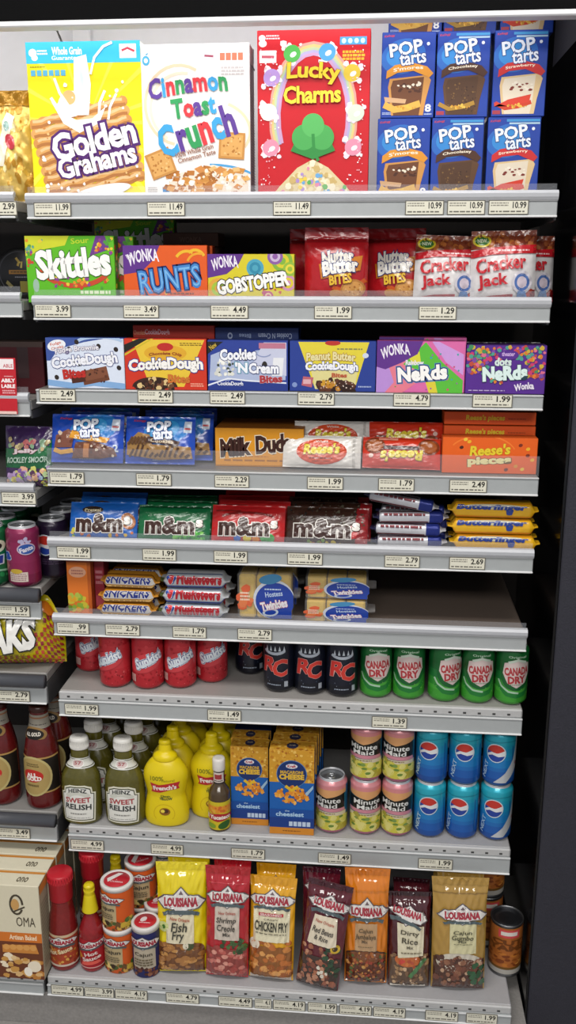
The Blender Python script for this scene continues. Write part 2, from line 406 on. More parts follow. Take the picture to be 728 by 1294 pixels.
# ---------------------------------------------------------------- shelves
DECK = {1: 1.479, 2: 1.304, 3: 1.150, 4: 1.003, 5: .8535, 6: .698, 7: .5455, 8: .241, 9: -.045}
RB = {1: 1.449, 2: 1.275, 3: 1.123, 4: .968, 5: .822, 6: .667, 7: .494, 8: .186, 9: -.088}
SHZ = {k: v + F for k, v in DECK.items()}; DECK = {k: v + F + .0006 for k, v in DECK.items()}; RB = {k: v + F for k, v in RB.items()}
GREY, LIGHT, DARK = '#a3a7a8', '#c9cbcd', '#4a4a4b'
XL = {1: -.457, 2: -.457, 3: -.462, 4: -.4505, 5: -.457, 6: -.457, 7: -.457, 8: -.455, 9: -.484}
XR = {1: .457, 2: .457, 3: .4555, 4: .457, 5: .457, 6: .455, 7: .457, 8: .452, 9: .457}
YF = {k: 0. for k in DECK}; YF[9] = -.1
DEPTH = .375
def shelf(name, label, x0, x1, yf, deck, rb, kind, brackets='lr', deckcol='#8d8b88', group='metal shelves of the wide bay'):
    t = thing(name, label, 'shelf', ((x0 + x1) / 2, yf, deck), group)
    h = (x1 - x0) / 2; d = DEPTH - yf; r = rb - deck
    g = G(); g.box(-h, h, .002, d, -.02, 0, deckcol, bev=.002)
    if kind == 'bare':                                   # rounded bare nose with a row of punched holes
        g.box(-h, h, -.004, .004, -.018, -.0005, '#b4b4b4', bev=.003)
        for k in range(int(2 * h / .028)):
            x = -h + .02 + k * .028; g.face([(x - .003, -.0042, -.013), (x + .003, -.0042, -.013), (x + .003, -.0042, -.009), (x - .003, -.0042, -.009)], '#3a3a3a')
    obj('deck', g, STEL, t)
    top = {'bare': -.017, 'lip': -.001, 'flush': .0, 'clear': -.001, 'bumper': -.028}[kind]
    g = G(); g.box(-h, h, -.007, .0015, r, top, GREY, bev=.0012)
    g.box(-h, h, -.0105, -.0065, r, r + .0035, '#dfe0e0', bev=.001)           # lower edge
    g.box(-h, h, -.0095, -.0065, top - .003, top, '#c4c6c7', bev=.001)        # upper edge
    obj('price_rail', g, RAIL, t)
    if kind == 'lip':                                    # plastic product stop: an opaque nose and a clear upright
        prof = [(-.0105, -.002), (-.014, .003), (-.014, .009), (-.010, .0135), (-.003, .0145), (0, .012)]
        g = G(); n = len(prof)
        for i in range(n - 1):
            (a, b), (c, e) = prof[i], prof[i + 1]
            g.face([(-h, a, b), (h, a, b), (h, c, e), (-h, c, e)], '#c3c5ca' if i != 1 else '#aeb0b5', False)
        g.face([(-h, a, b) for a, b in prof][::-1], '#b8babf'); g.face([(h, a, b) for a, b in prof], '#b8babf')
        obj('nosing', g, RAIL, t)
        g = G(); g.box(-h + .002, h - .002, -.0035, -.002, .0135, .0245, '#d0d3d8', bev=.0004); obj('clear_stop', g, CLEA, t)
    if kind == 'clear':
        g = G(); g.box(-h, h, -.003, -.0015, .0, .037, '#d0d3d8', bev=.0004); obj('clear_stop', g, CLEA, t)
    if kind == 'bumper':
        g = G(); g.mesh_part(*rod((-h, -.012, -.012), (h, -.012, -.012), .0135), '#4a4c52'); obj('bumper_rod', g, PLAS, t)
    for sd in brackets:
        x = -h if sd == 'l' else h; s = -1 if sd == 'l' else 1
        g = G(); a, b = sorted((x - s * .004, x + s * .0005))
        P = [(.004, -.021), (.004, r - .004), (.03, r - .006), (d, r - .008), (d, -.021)]
        g.face([(a, y, z) for y, z in P], DARK); g.face([(b, y, z) for y, z in P][::-1], DARK)
        for i in range(len(P)):
            (y0, z0), (y1, z1) = P[i], P[(i + 1) % len(P)]; g.face([(a, y0, z0), (a, y1, z1), (b, y1, z1), (b, y0, z0)], DARK)
        obj('bracket', g, STEL, t)
    return t
def rod(a, b, r, seg=16):
    a, b = Vector(a), Vector(b); vs = []; fs = []
    for p in (a, b):
        for k in range(seg): vs.append((p.x, p.y + r * math.cos(2 * PI * k / seg), p.z + r * math.sin(2 * PI * k / seg)))
    for k in range(seg): fs.append((k, (k + 1) % seg, seg + (k + 1) % seg, seg + k))
    fs.append(tuple(range(seg))[::-1]); fs.append(tuple(range(seg, 2 * seg)))
    return vs, fs
SHELF_LABELS = {
    1: ('lip', 'topmost shelf of the wide bay carrying the tall cereal boxes'),
    2: ('lip', 'shelf below the cereal carrying green candy box, red bags and caramel corn'),
    3: ('flush', 'shelf carrying the row of cookie dough and rainbow candy boxes'),
    4: ('clear', 'shelf with clear plastic stop carrying orange peanut butter candy'),
    5: ('lip', 'shelf carrying the button candy packs and stacked yellow bars'),
    6: ('lip', 'half empty shelf with snack cakes and bare dark deck on one side'),
    7: ('bare', 'shelf carrying red, dark blue and green soda cans'),
    8: ('bare', 'shelf carrying relish, mustard, macaroni boxes and stacked cans'),
    9: ('lip', 'lowest shelf of the wide bay carrying seasoning bags and hot sauce')}
for k, (kind, lab) in SHELF_LABELS.items():
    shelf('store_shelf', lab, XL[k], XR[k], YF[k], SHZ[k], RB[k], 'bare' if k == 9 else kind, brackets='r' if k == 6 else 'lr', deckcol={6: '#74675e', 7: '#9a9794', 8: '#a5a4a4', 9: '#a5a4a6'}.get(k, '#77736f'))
# neighbouring narrow view of the next bay
LRIGHT = {1: (22, 276), 2: (30, 401), 3: (40, 526), 4: (47, 639), 5: (54, 781), 6: (61, 888), 7: (74, 1061), 8: (57, 1254)}
LKIND = {1: 'lip', 2: 'lip', 3: 'lip', 4: 'lip', 5: 'bumper', 6: 'bumper', 7: 'bumper', 8: 'bare'}
LLAB = {1: 'topmost shelf of the neighbouring bay under the gold snack bag', 2: 'neighbouring bay shelf under the black round tub', 3: 'neighbouring bay shelf with the red sign card clipped on',
        4: 'neighbouring bay shelf under the purple and green candy pouch', 5: 'neighbouring bay shelf with dark bumper under purple and green cans', 6: 'neighbouring bay shelf with dark bumper under yellow snack bag',
        7: 'neighbouring bay shelf with dark bumper under dark red sauce bottles', 8: 'lowest shelf of the neighbouring bay under cream food boxes'}
LB = {}; LD = {}; LX = {}
for k, (px, py) in LRIGHT.items():
    yf = -.1 if k == 8 else 0.
    p = at(px, py, yf); LB[k] = p.z; LX[k] = min(p.x, -.4635 if k != 8 else -.4875)
    LD[k] = p.z + {'lip': .031, 'bumper': .064, 'bare': .045}[LKIND[k]]
    shelf('store_shelf', LLAB[k], -.95, LX[k], yf, LD[k] - .0006, LB[k], LKIND[k], brackets='' if k == 5 else 'r', deckcol='#8d8b88', group='metal shelves of the neighbouring bay')
# ---------------------------------------------------------------- lights
def area(name, loc, rot, sx, sy, power, col=(1, 1, 1)):
    l = bpy.data.lights.new(name, 'AREA'); l.shape = 'RECTANGLE'; l.size = sx; l.size_y = sy; l.energy = power; l.color = col
    o = bpy.data.objects.new(name, l); COL.objects.link(o); o.location = loc; o.rotation_euler = rot; return o
area('canopy_lamp_and_fill', (-.35, -.022, 1.745 + F + .03), (math.radians(22), 0, 0), 1.5, .024, 1.3, (1, .97, .97))
area('canopy_lamp_and_fill', (-.35, .14, 1.745 + F + .2), (math.radians(10), 0, 0), 1.4, .06, 3.2, (1, .97, .97))  # fill light added behind the canopy lamp to brighten the white back panel
area('ceiling_lamp', (-.3, -1.25, 2.9), (0, 0, 0), 2.4, .5, 48, (1, .97, .93))
area('ceiling_lamp', (.2, -3.2, 2.9), (math.radians(25), 0, 0), 2.4, .9, 105, (1, .97, .93))
w = bpy.data.worlds.new('store_ambient'); SC.world = w; w.use_nodes = True
bg = w.node_tree.nodes['Background']; bg.inputs[0].default_value = (.9, .93, 1, 1); bg.inputs[1].default_value = .42
SC.view_settings.view_transform = 'Standard'; SC.view_settings.look = 'None'; SC.view_settings.exposure = 0.0; SC.view_settings.gamma = 1.0; SC.view_settings.use_curve_mapping = False
SC.cycles.use_denoising = True
try: SC.cycles.max_bounces = 6; SC.cycles.transparent_max_bounces = 16
except Exception: pass
# ---------------------------------------------------------------- price tags
def price_tag(shelf_z, yf, px0, px1, py, price, label, group):
    a = at(px0, py, yf - .009); b = at(px1, py, yf - .009); W = b.x - a.x; H = .0235
    g = G(); g.box(-W / 2, W / 2, -.0012, 0, 0, H, '#6d6a60', bev=.0004)
    s = front(W, H); s.fn = lambda x, z, e: (x, -.0012 - e, z); s.to(g)
    s.rect(.025, .06, .975, .94, '#dcd9c8')
    s.lines(.06, .56, .5, .88, 2, '#8d8a7e', seed=int(px0)); s.lines(.06, .12, .9, .32, 1, '#66635a', seed=int(px1), fill=.5)
    s.text(price, .77, .66, .33 if len(price) > 3 else .26, .42, '#24231f', bold=.025)
    o = obj('price_tag', g, PAPR); o.location = ((a.x + b.x) / 2, yf - .0088, shelf_z + .0045)
    return tag(o, label, 'price tag', group)
TAGS = {1: (265, [(43, 90, '11.99', 'under the yellow cereal box'), (186, 234, '11.49', 'under the white cinnamon cereal box'), (345, 393, '11.49', 'under the red cereal box'),
                  (512, 561, '10.99', 'under the pastry boxes with orange banner'), (565, 613, '10.99', 'under the pastry boxes with brown banner'), (617, 668, '10.99', 'under the pastry boxes with red banner')]),
        2: (395, [(44, 90, '3.99', 'under the lime green candy box'), (156, 201, '3.49', 'under the orange and purple candy box'), (266, 314, '4.49', 'under the yellow bubble pattern candy box'),
                  (397, 445, '1.99', 'under the red cookie bites bags'), (529, 577, '1.29', 'under the caramel corn bags')]),
        3: (503, [(50, 96, '2.49', 'under the fudge brownie dough box'), (174, 219, '2.49', 'under the red and yellow dough box'), (265, 310, '2.49', 'under the cookies and cream box'),
                  (376, 423, '2.79', 'under the peanut butter dough box'), (497, 544, '4.79', 'under the pink and green candy box'), (597, 648, '1.99', 'under the purple candy box')]),
        4: (607, [(63, 107, '1.79', 'under the first blue pastry pack'), (172, 217, '1.79', 'under the pastry pack with striped pastry'), (271, 315, '2.29', 'under the golden caramel candy box'),
                  (388, 434, '1.99', 'under the white peanut butter cup pack'), (478, 524, '1.79', 'under the orange peanut butter cup pack'), (568, 616, '2.49', 'under the orange candy pieces box')]),
        5: (701, [(72, 115, '1.99', 'under the blue button candy pack'), (180, 223, '1.99', 'under the green button candy packs'), (270, 313, '1.99', 'under the red button candy packs'),
                  (363, 408, '1.99', 'under the dark brown button candy packs'), (486, 531, '2.79', 'under the silver candy bars'), (568, 614, '2.69', 'under the yellow peanut butter bars')]),
        6: (796, [(72, 113, '.99', 'under the small orange carton'), (133, 177, '2.79', 'under the orange wrapped bars'), (218, 261, '1.79', 'under the silver nougat bars'), (300, 344, '2.79', 'under the snack cake packs')]),
        7: (900, [(82, 125, '1.99', 'by the red cans'), (262, 305, '1.49', 'below the dark blue cola cans'), (470, 515, '1.39', 'below the green ginger ale cans')]),
        8: (1076, [(90, 132, '4.99', 'under the relish bottles'), (191, 232, '4.99', 'under the mustard bottles'), (292, 335, '1.79', 'under the macaroni boxes'), (402, 444, '1.49', 'under the lemonade cans'), (529, 573, '1.99', 'under the light blue cola cans')]),
        9: (1268, [(66, 107, '4.99', 'below the red capped sauce bottle'), (108, 145, '3.99', 'below the yellow capped sauce bottle'), (146, 187, '4.19', 'below the orange seasoning canisters'), (210, 252, '4.79', 'below the yellow fish fry bag'),
                   (276, 319, '4.49', 'below the red boil mix bag'), (322, 343, '4.1', 'narrow one below the chicken fry bag'), (345, 386, '4.19', 'below the maroon red beans bag'), (389, 426, '1.99', 'between the red beans and orange bags'), (429, 470, '4.19', 'below the orange jambalaya bag'),
                   (472, 513, '4.19', 'below the dirty rice bag'), (538, 580, '4.19', 'below the tan gumbo bag'), (590, 630, '1.99', 'at the far end below the brown cans')])}
ROWN = {1: 'top shelf', 2: 'second shelf', 3: 'third shelf', 4: 'fourth shelf', 5: 'fifth shelf', 6: 'sixth shelf', 7: 'soda can shelf', 8: 'condiment shelf', 9: 'bottom shelf'}
for k, (py, L) in TAGS.items():
    for x0, x1, pr, where in L:
        price_tag(RB[k], YF[k], x0, x1, py, pr, 'cream price tag on the %s, %s' % (ROWN[k], where), 'price tags on the shelf rails')
for k, py, x0, x1, pr, where in ((1, 266, -22, 22, '2.99', 'under the gold snack bag'), (4, 631, 2, 46, '3.99', 'under the purple candy pouch'), (5, 770, -8, 38, '1.59', 'under the purple soda can'),
                                 (6, 878, -8, 38, '2.79', 'under the yellow snack bag'), (7, 1048, -6, 38, '3.49', 'under the dark red sauce bottles')):
    price_tag(LB[k], 0, x0, x1, py, pr, 'cream price tag on the neighbouring bay, %s' % where, 'price tags on the shelf rails')
# ================================================================ products on the upper shelves
def span(px0, px1, py, Y): a = at(px0, py, Y); b = at(px1, py, Y); return (a.x + b.x) / 2, b.x - a.x
def top_z(px, py, Y): return at(px, py, Y).z
WHITE = '#f4f3f0'
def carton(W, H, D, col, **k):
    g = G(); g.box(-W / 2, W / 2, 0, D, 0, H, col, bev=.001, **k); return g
def flaps(W, H, D, dark):
    s = topf(W, D, H); g = G(); s.to(g); s.rect(.0, .49, 1, .505, dark); return g
def box_on(name, label, cat, shelf_no, px0, px1, pyt, pyb, Y, D, group=None, lift=0., rz=0., inset=0.):
    """an Empty for a carton whose front is seen between these pixels"""
    cx, W = span(px0, px1, (pyt + pyb) / 2, Y); z0 = DECK[shelf_no] + lift
    H = top_z((px0 + px1) / 2, pyt, Y) - z0
    return thing(name, label, cat, (cx, Y, z0), group, (0, 0, rz)), W, H, D
GOLD = ['#c98a3e', '#d99c50', '#b87430', '#e0ad63', '#a8682c']
# ---- top shelf: cereal
t, W, H, D = box_on('cereal_box', 'yellow cereal box with blue top band and giant golden cracker splashed with milk', 'cereal box', 1, 37.5, 180, 52, 240, .03, .055, 'cereal boxes')
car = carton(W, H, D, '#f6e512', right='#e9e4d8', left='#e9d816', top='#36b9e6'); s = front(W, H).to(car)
R_ = random.Random(4)
for k in range(16):
    a = 15 + k * 23; c, q = math.cos(math.radians(a)), math.sin(math.radians(a))
    s.poly([(.5, .5), (.5 + 1.2 * c - .035 * q, .5 + q + .03 * c), (.5 + 1.2 * c + .035 * q, .5 + q - .03 * c)], '#fbf04a', True)
s.rect(0, .87, 1, 1, '#36b9e6')
s.text('Whole Grain', .36, .945, .26, .045, WHITE, bold=.03); s.text('Guaranteed', .36, .903, .27, .025, '#dff2fb', bold=.02)
s.rect(.82, .895, .965, .98, WHITE); s.band([(.84, .94), (.89, .955), (.95, .935)], .014, '#c43c50')
s.ell(.06, .935, .035, .025, WHITE); s.ell(.075, .905, .028, .018, WHITE); s.lines(.1, .92, .19, .955, 2, WHITE)
s.lines(.03, .845, .17, .855, 1, '#8a7c1c')
for k in range(6): s.rect(.035 + k * .053, .795, .075 + k * .053, .83, '#5db4d8')
s.to(r_ := car); sr = right(W, D, H).to(car); sr.lines(.1, .1, .9, .92, 40, '#b9b4ac', seed=2)
obj('carton', car, CARD, t)
pic = G(); s.to(pic)
c0, q0 = math.cos(math.radians(13)), math.sin(math.radians(13))
def rp(a, b, cx=.5, cy=.33): x, z = a * W, b * H; return (cx + (x * c0 - z * q0) / W, cy + (x * q0 + z * c0) / H)
for j in range(9):                               # ridged cracker
    v0 = -.27 + j * .06
    n = 26; up = [rp(-.42 + .84 * i / n, v0 + .062 + .006 * math.sin(i * 1.9 + j)) for i in range(n + 1)]; lo = [rp(-.42 + .84 * i / n, v0 + .006 * math.sin(i * 1.9 + j * 2)) for i in range(n + 1)]
    for e_ in (-.42, .42): s.ell(*rp(e_, v0 + .031), .035, .03, ['#cd8f4c', '#d9a25e'][j % 2], 13)
    T = []
    A = [s.xy(*p) for p in up]; B = [s.xy(*p) for p in lo]
    for i in range(n): T += [(A[i], B[i], B[i + 1]), (A[i], B[i + 1], A[i + 1])]
    s.tris(T, ['#d19550', '#d9a25e'][j % 2]); s.band([rp(-.43 + .86 * i / 20, v0 + .012 + .005 * math.sin(i * 1.4 + j)) for i in range(21)], .02, '#b0733c'); s.band([rp(-.41 + .82 * i / 20, v0 + .045 + .005 * math.sin(i * 1.7 + j)) for i in range(21)], .018, '#e6bf8c')
s.blobs(70, .1, .08, .9, .55, (.006, .014), ['#e9bd7c', '#b87634', '#c98844'], seed=5)
s.poly([(.2, .64), (.3, .56), (.42, .52), (.56, .53), (.68, .6), (.62, .5), (.44, .44), (.3, .5)], WHITE)
s.poly([(.42, .9), (.53, .92), (.56, .74), (.53, .55), (.40, .55), (.41, .74)], WHITE); s.band([(.56, .8), (.6, .9), (.68, .965), (.76, .99)], .016, WHITE)
s.band([(.47, .88), (.49, .7), (.46, .57)], .02, '#dbe8ee'); s.ell(.38, .62, .12, .08, '#f0f0ee', 15); s.ell(.36, .66, .06, .045, '#d9b274')
for u0, v0, u1, v1, wd in ((.24, .78, .36, .6, .018), (.68, .7, .62, .55, .018), (.78, .68, .7, .52, .016), (.2, .66, .34, .55, .02)): s.band([(u0, v0), ((u0 + u1) / 2 - .02, (v0 + v1) / 2), (u1, v1)], wd, WHITE)
s.blobs(26, .05, .04, .95, .3, (.008, .022), [WHITE, '#eef2f2'], seed=8, clip=lambda u, v: v < .12 or u < .12 or u > .9)
s.ell(.62, .07, .26, .04, WHITE, 10); s.blobs(18, .15, .5, .85, .75, (.007, .02), [WHITE], seed=12)
obj('picture', pic, CARD, t)
lg = G(); s.to(lg)
s.text('Golden', .56, .4, .74, .16, '#f5f1f4', out='#51226e', ow=.075, bold=.035, rot=12, out2='#51226e', ow2=.11, space=.95); s.text('Grahams', .58, .265, .7, .125, '#f5f1f4', out='#51226e', ow=.085, bold=.035, rot=12, out2='#51226e', ow2=.12, space=.95)
s.text('Golden', .56, .4, .74, .16, '#f5f1f4', bold=.035, rot=12, space=.95)
obj('logo', lg, CARD, t)

t, W, H, D = box_on('cereal_box', 'white cereal box with rainbow coloured title and bowl of cinnamon squares', 'cereal box', 1, 180, 316, 55, 240, .03, .06, 'cereal boxes')
car = carton(W, H, D, '#f3efec', right='#b8acb0', left='#dcd8d8'); s = front(W, H).to(car)
s.arc(.35, .62, .32, .25, 60, 260, .02, '#e8d0ae'); s.arc(.38, .6, .3, .22, 80, 240, .02, '#f1e0c8'); s.arc(.6, .45, .4, .2, -30, 60, .02, '#ecd4b0')
s.rect(.58, .9, .68, .945, '#d8cfd4'); s.band([(.59, .925), (.67, .92)], .012, '#9c3f58')
for k in range(4): s.rect(.73 + k * .055, .895, .775 + k * .055, .94, '#e07a5c')
s.lines(.74, .8, .95, .86, 3, '#cfc8c8'); s.ell(.05, .9, .035, .03, '#4aa8d0'); s.ell(.05, .9, .018, .015, '#f3efec'); s.band([(.05, .935), (.07, .945)], .008, '#4aa8d0')
s.lines(.03, .06, .12, .1, 3, '#b9b6b6')
sr = right(W, D, H).to(car); sr.lines(.1, .06, .9, .88, 46, '#958a92', seed=9); sr.rect(.55, .9, .7, .99, '#3a3038'); sr.rect(.2, .86, .9, .875, '#3a3038')
obj('carton', car, CARD, t)
pic = G(); s.to(pic)
s.band([(.2, .0), (.23, .1), (.34, .16)], .02, '#3b93cf'); s.poly([(.17, 0), (.17, .1), (.3, .02), (.3, 0)], '#2f86c6', True); s.arc(.62, .08, .5, .16, 20, 90, .014, '#4aa0d6')
s.poly([(.2, .1), (.35, .19), (.65, .24), (.98, .18), (.98, .005), (.3, .005)], '#eadccb')
s.blobs(75, .2, .02, .96, .22, (.035, .06), GOLD + ['#cf8b48', '#e4b777'], seed=3, sq=True, asp=.6, clip=lambda u, v: v < .12 + .25 * u or v < .1)
s.blobs(30, .28, .01, .95, .2, (.01, .03), ['#f1e5d4', '#f6efe6'], seed=4); s.blobs(60, .2, .02, .96, .2, (.004, .008), ['#8f5522', '#eac793'], seed=14)
# two plain cinnamon squares
for cu, cv, rr in ((.16, .25, 20), (.83, .36, -4)):
    s.qrect(cu, cv, .24, .17, '#c58b45', rr); s.qrect(cu, cv, .2, .14, '#d9a45c', rr); s.blobs(26, cu - .08, cv - .06, cu + .08, cv + .06, (.006, .014), ['#b3742f', '#e8bd7c'], seed=int(cu * 100))
obj('picture', pic, CARD, t)
lg = G(); s.to(lg); RB6 = ['#5c3a94', '#3aa0d8', '#d9373f', '#2f9a58', '#5c3a94', '#d9373f', '#3aa0d8', '#2f9a58']
s.text('Cinnamon', .43, .74, .72, .12, None, bold=.035, rot=6, arch=.02, cols=RB6); s.text('Toast', .48, .61, .4, .115, None, bold=.04, rot=7, cols=['#2f9a58', '#d9373f', '#5c3a94', '#2f9a58', '#3aa0d8'])
s.text('Crunch', .5, .455, .72, .19, None, bold=.04, rot=17, cols=['#3aa0d8', '#5c3a94', '#2f9a58', '#d9373f', '#3aa0d8', '#5c3a94'])
s.text('100% Whole Grain', .48, .33, .36, .03, '#9c6f5a', rot=13); s.text('Cinnamon Taste', .5, .295, .36, .03, '#9c6f5a', rot=13)
obj('logo', lg, CARD, t)

t, W, H, D = box_on('cereal_box', 'red cereal box with yellow title inside a pastel rainbow arch', 'cereal box', 1, 325.5, 467, 37, 240, .03, .06, 'cereal boxes')
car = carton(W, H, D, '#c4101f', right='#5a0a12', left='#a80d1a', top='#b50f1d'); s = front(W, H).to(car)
s.ell(.045, .955, .03, .018, WHITE); s.ell(.05, .925, .035, .02, WHITE); s.lines(.08, .945, .2, .975, 2, '#f0c8cc')
s.rect(.02, .815, .17, .885, WHITE); s.band([(.04, .85), (.15, .848)], .016, '#b6495c')
s.rect(.73, .91, .965, .955, '#4d9bd2'); [s.ell(.765 + k * .055, .932, .02, .015, '#bfe0f2') for k in range(4)]
s.lines(.755, .82, .95, .88, 3, '#e8b02c', fill=.7)
obj('carton', car, CARD, t)
pic = G(); s.to(pic)
for i, c_ in enumerate(['#d99a8e', '#e2c27e', '#b9c9a0', '#b0a6cf', '#c69ac0']):
    s.arc(.5, .5, .385 - i * .02, .425 - i * .016, -25, 205, .017, c_)
R_ = random.Random(6)
CH = [(.31, .865, '#4fae4c'), (.62, .87, '#4f9fd8'), (.84, .75, '#e0c13c'), (.13, .73, '#b694d4'), (.1, .53, '#f0e6dc'), (.88, .52, '#cfd8c8'), (.12, .32, '#de8fa8'), (.86, .32, '#de8fa8')]
for u, v, c_ in CH:
    s.blobs(16, u - .08, v - .055, u + .08, v + .055, (.012, .035), ['#f2e9ee', '#e8d6e2'], seed=int(u * 99)); s.ell(u, v, .075, .05, c_, 20); s.ell(u - .01, v + .012, .045, .026, WHITE if c_ == '#f0e6dc' else c_, 10)
    s.ell(u + .01, v - .005, .03, .014, '#f5eef0', 30)
s.blobs(90, .03, .08, .97, .9, (.004, .009), ['#f6e8ec', '#e9a8b4'], seed=7, clip=lambda u, v: abs(u - .5) > .3)
# heaped cereal in the middle (no mascot): a plain bowl of oat shapes and marshmallow bits
s.poly([(.1, 0.005), (.2, .09), (.36, .2), (.5, .25), (.64, .2), (.8, .09), (.9, 0.005)], '#d9c89a')
s.blobs(110, .14, .015, .86, .24, (.018, .034), ['#d8c28c', '#c9ae70', '#e6d8b0', '#efe4c8'], seed=9, clip=lambda u, v: v < .25 - abs(u - .5) * .6)
s.blobs(34, .2, .02, .8, .23, (.014, .026), ['#5fae58', '#d98aa6', '#6aa6d6', '#e4c84c', '#a98ccc'], seed=10, clip=lambda u, v: v < .24 - abs(u - .5) * .55)
s.poly([(.3, .3), (.42, .47), (.5, .5), (.58, .47), (.7, .3), (.5, .25)], '#2f8a3f'); s.ell(.42, .38, .11, .075, '#4aa653', 30); s.ell(.58, .38, .11, .075, '#4aa653', -30); s.ell(.5, .45, .1, .07, '#58b35e'); s.band([(.5, .4), (.51, .3), (.55, .24)], .02, '#2f8a3f')
obj('picture', pic, CARD, t)
lg = G(); s.to(lg)
s.text('Lucky', .5, .745, .46, .115, '#f3cf2e', out='#7c0f14', ow=.045, bold=.03, rot=-3, arch=.012, space=.95); s.text('Charms', .49, .63, .5, .095, '#f3d33a', out='#7c0f14', ow=.05, bold=.03, rot=1, space=.95)
obj('logo', lg, CARD, t)

# ---- toaster pastry cartons: three columns
def pastry_carton(label, kind, loc, W, H, D):
    t = thing('pastry_box', label, 'pastry box', loc, 'boxes of toaster pastries on the top shelf')
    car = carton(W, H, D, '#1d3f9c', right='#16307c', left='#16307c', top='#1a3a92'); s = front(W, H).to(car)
    s.ell(.4, .72, .42, .2, '#2a66b8', 15); s.ell(.38, .74, .3, .14, '#3486cc', 15)
    if kind: s.rect(.35, .945, .98, .975, '#3f8fc8'); s.rect(.4, .915, .98, .935, '#a8c6d8')
    s.text('Kellogg', .14, .955, .2, .03, '#c0405a', rot=6, shear=.3)
    if not kind: s.text('8', .89, .115, .1, .085, WHITE, bold=.03); s.lines(.03, .04, .2, .07, 2, '#b9c6e4'); s.lines(.82, .03, .97, .055, 1, '#b9c6e4')
    else: s.rect(.02, .03, .17, .075, '#a33a4a')
    obj('carton', car, CARD, t)
    pic = G(); s.to(pic)
    ban, body, crust, edge = [('#d8902c', '#6b3f24', '#c98f4a', '#d9a94a'), ('#4a2a1c', '#503420', '#5b3c24', '#a8802f'), ('#c42a2c', '#ddd0bb', '#d6b98a', '#c73c22')][kind]
    s.poly([(.2, .03), (.13, .36), (.16, .46), (.86, .5), (.93, .44), (.84, .2), (.8, .03)], crust)
    s.poly([(.24, .03), (.18, .36), (.22, .44), (.8, .48), (.76, .2), (.72, .03)], body)
    if kind == 1: s.blobs(60, .22, .06, .78, .4, (.006, .02), ['#6a4a2a', '#3b2416', '#7b5a30'], seed=5)
    else: s.blobs(16, .26, .3, .74, .4, (.02, .045), ['#4a2616'] if kind == 0 else ['#7a2a20', '#e9dfce'], seed=6, asp=.6)
    if kind == 0: s.blobs(9, .3, .36, .72, .42, (.02, .04), ['#e6d9c4'], seed=2, asp=.8); s.poly([(.06, .25), (.48, .22), (.46, .17), (.08, .19)], '#caa27a', True)
    s.band([(.06, .16), (.25, .1), (.5, .12), (.74, .17)], .05 if kind else .08, edge)
    if kind == 2: s.poly([(.04, .17), (.3, .12), (.7, .17), (.73, .26), (.3, .2), (.05, .12)], '#cf3b28')
    s.blobs(12, .3, .11, .65, .15, (.015, .03), ['#e2b64a', '#c98f2c'], seed=3)
    s.poly([(.1, .55), (.09, .46), (.3, .53), (.6, .55), (.9, .47), (.97, .52), (.85, .6), (.55, .65), (.25, .62)], ban)
    s.text(['S\'mores', 'Chocolatey', 'Strawberry'][kind], .5, .575, .55, .04, '#f2e6cf', rot=5, arch=.012, bold=.02)
    obj('picture', pic, CARD, t)
    lg = G(); s.to(lg)
    s.text('POP', .45, .815, .6, .145, '#dfe6f2', out='#172d6e', ow=.06, bold=.03, rot=9); s.disc(.86, .86, .03, '#dfe6f2')
    s.text('tarts', .58, .69, .48, .12, '#dfe6f2', out='#172d6e', ow=.06, bold=.02, rot=7)
    obj('logo', lg, CARD, t)
    return t
PW = 0; kinds = ['orange s\'mores banner', 'brown chocolate banner', 'red strawberry banner']
for c, (x0, x1, yt, ym) in enumerate([(478, 545, 40, 146), (547, 613, 38, 147), (618, 685, 37, 147)]):
    Y = .04; cx, W = span(x0, x1, 140, Y); D = .075
    z1 = DECK[1]; H = top_z((x0 + x1) / 2, ym + 1, Y) - z1
    if c == 0: Hc = (top_z((x0 + x1) / 2, yt, Y) - z1) / 2 - .0005
    a = pastry_carton('blue toaster pastry box with %s, lower box of its column' % kinds[c], c, (cx, Y, z1), W, Hc, D)
    dup(a, (cx + .004, Y, z1 + Hc + .0006), 'blue toaster pastry box with %s, stacked on the lower one' % kinds[c])
    top = dup(a, (cx + .0145, Y + .028, z1 + 2 * Hc + .0012), ['blue pastry box cut off by the canopy on the first pastry column', 'blue pastry box cut off by the canopy on the middle pastry column', 'blue pastry box cut off by the canopy on the last pastry column'][c])
    if c == 2:                                    # the topmost box of the last column is a chocolate one
        pass

# ---- second shelf: candy boxes
def confetti(s, n, u0, v0, u1, v1, pal, seed, r=(.012, .024), clip=None):
    s.blobs(n, u0, v0, u1, v1, r, pal, seed=seed, k=10, clip=clip)
CANDY = ['#c8452e', '#e08a2c', '#8a3f8e', '#e0c83c', '#4f9a3c']
t, W, H, D = box_on('candy_box', 'lime green candy box with big white letters, frontmost of its row', 'candy box', 2, 33, 145, 298, 368, .02, .028, 'theater size candy boxes')
def skit(car, W, H, D, side=True):
    s = front(W, H).to(car)
    s.poly([(0, 1), (.5, 1), (.45, .86), (.2, .8), (.06, .72), (0, .7)], '#c9cf2e'); s.poly([(.72, .7), (.8, 1), (.9, 1), (.95, .8)], '#6a3a86')
    s.ell(.1, .26, .035, .1, '#9ab8a4'); s.lines(.6, .13, .96, .19, 1, '#dfeec8', fill=.8); s.lines(.62, .1, .9, .12, 1, '#b8dc90')
    s.text('Sour', .62, .93, .2, .08, '#b6d02c', rot=4)
    if side:
        r_ = right(W, D, H).to(car); r_.blobs(26, .1, .25, .9, .85, (.1, .2), CANDY, seed=3, k=9)
    return s
car = carton(W, H, D, '#5cb522', right='#3f8a1c', top='#6fc02c'); s = skit(car, W, H, D); obj('carton', car, CARD, t)
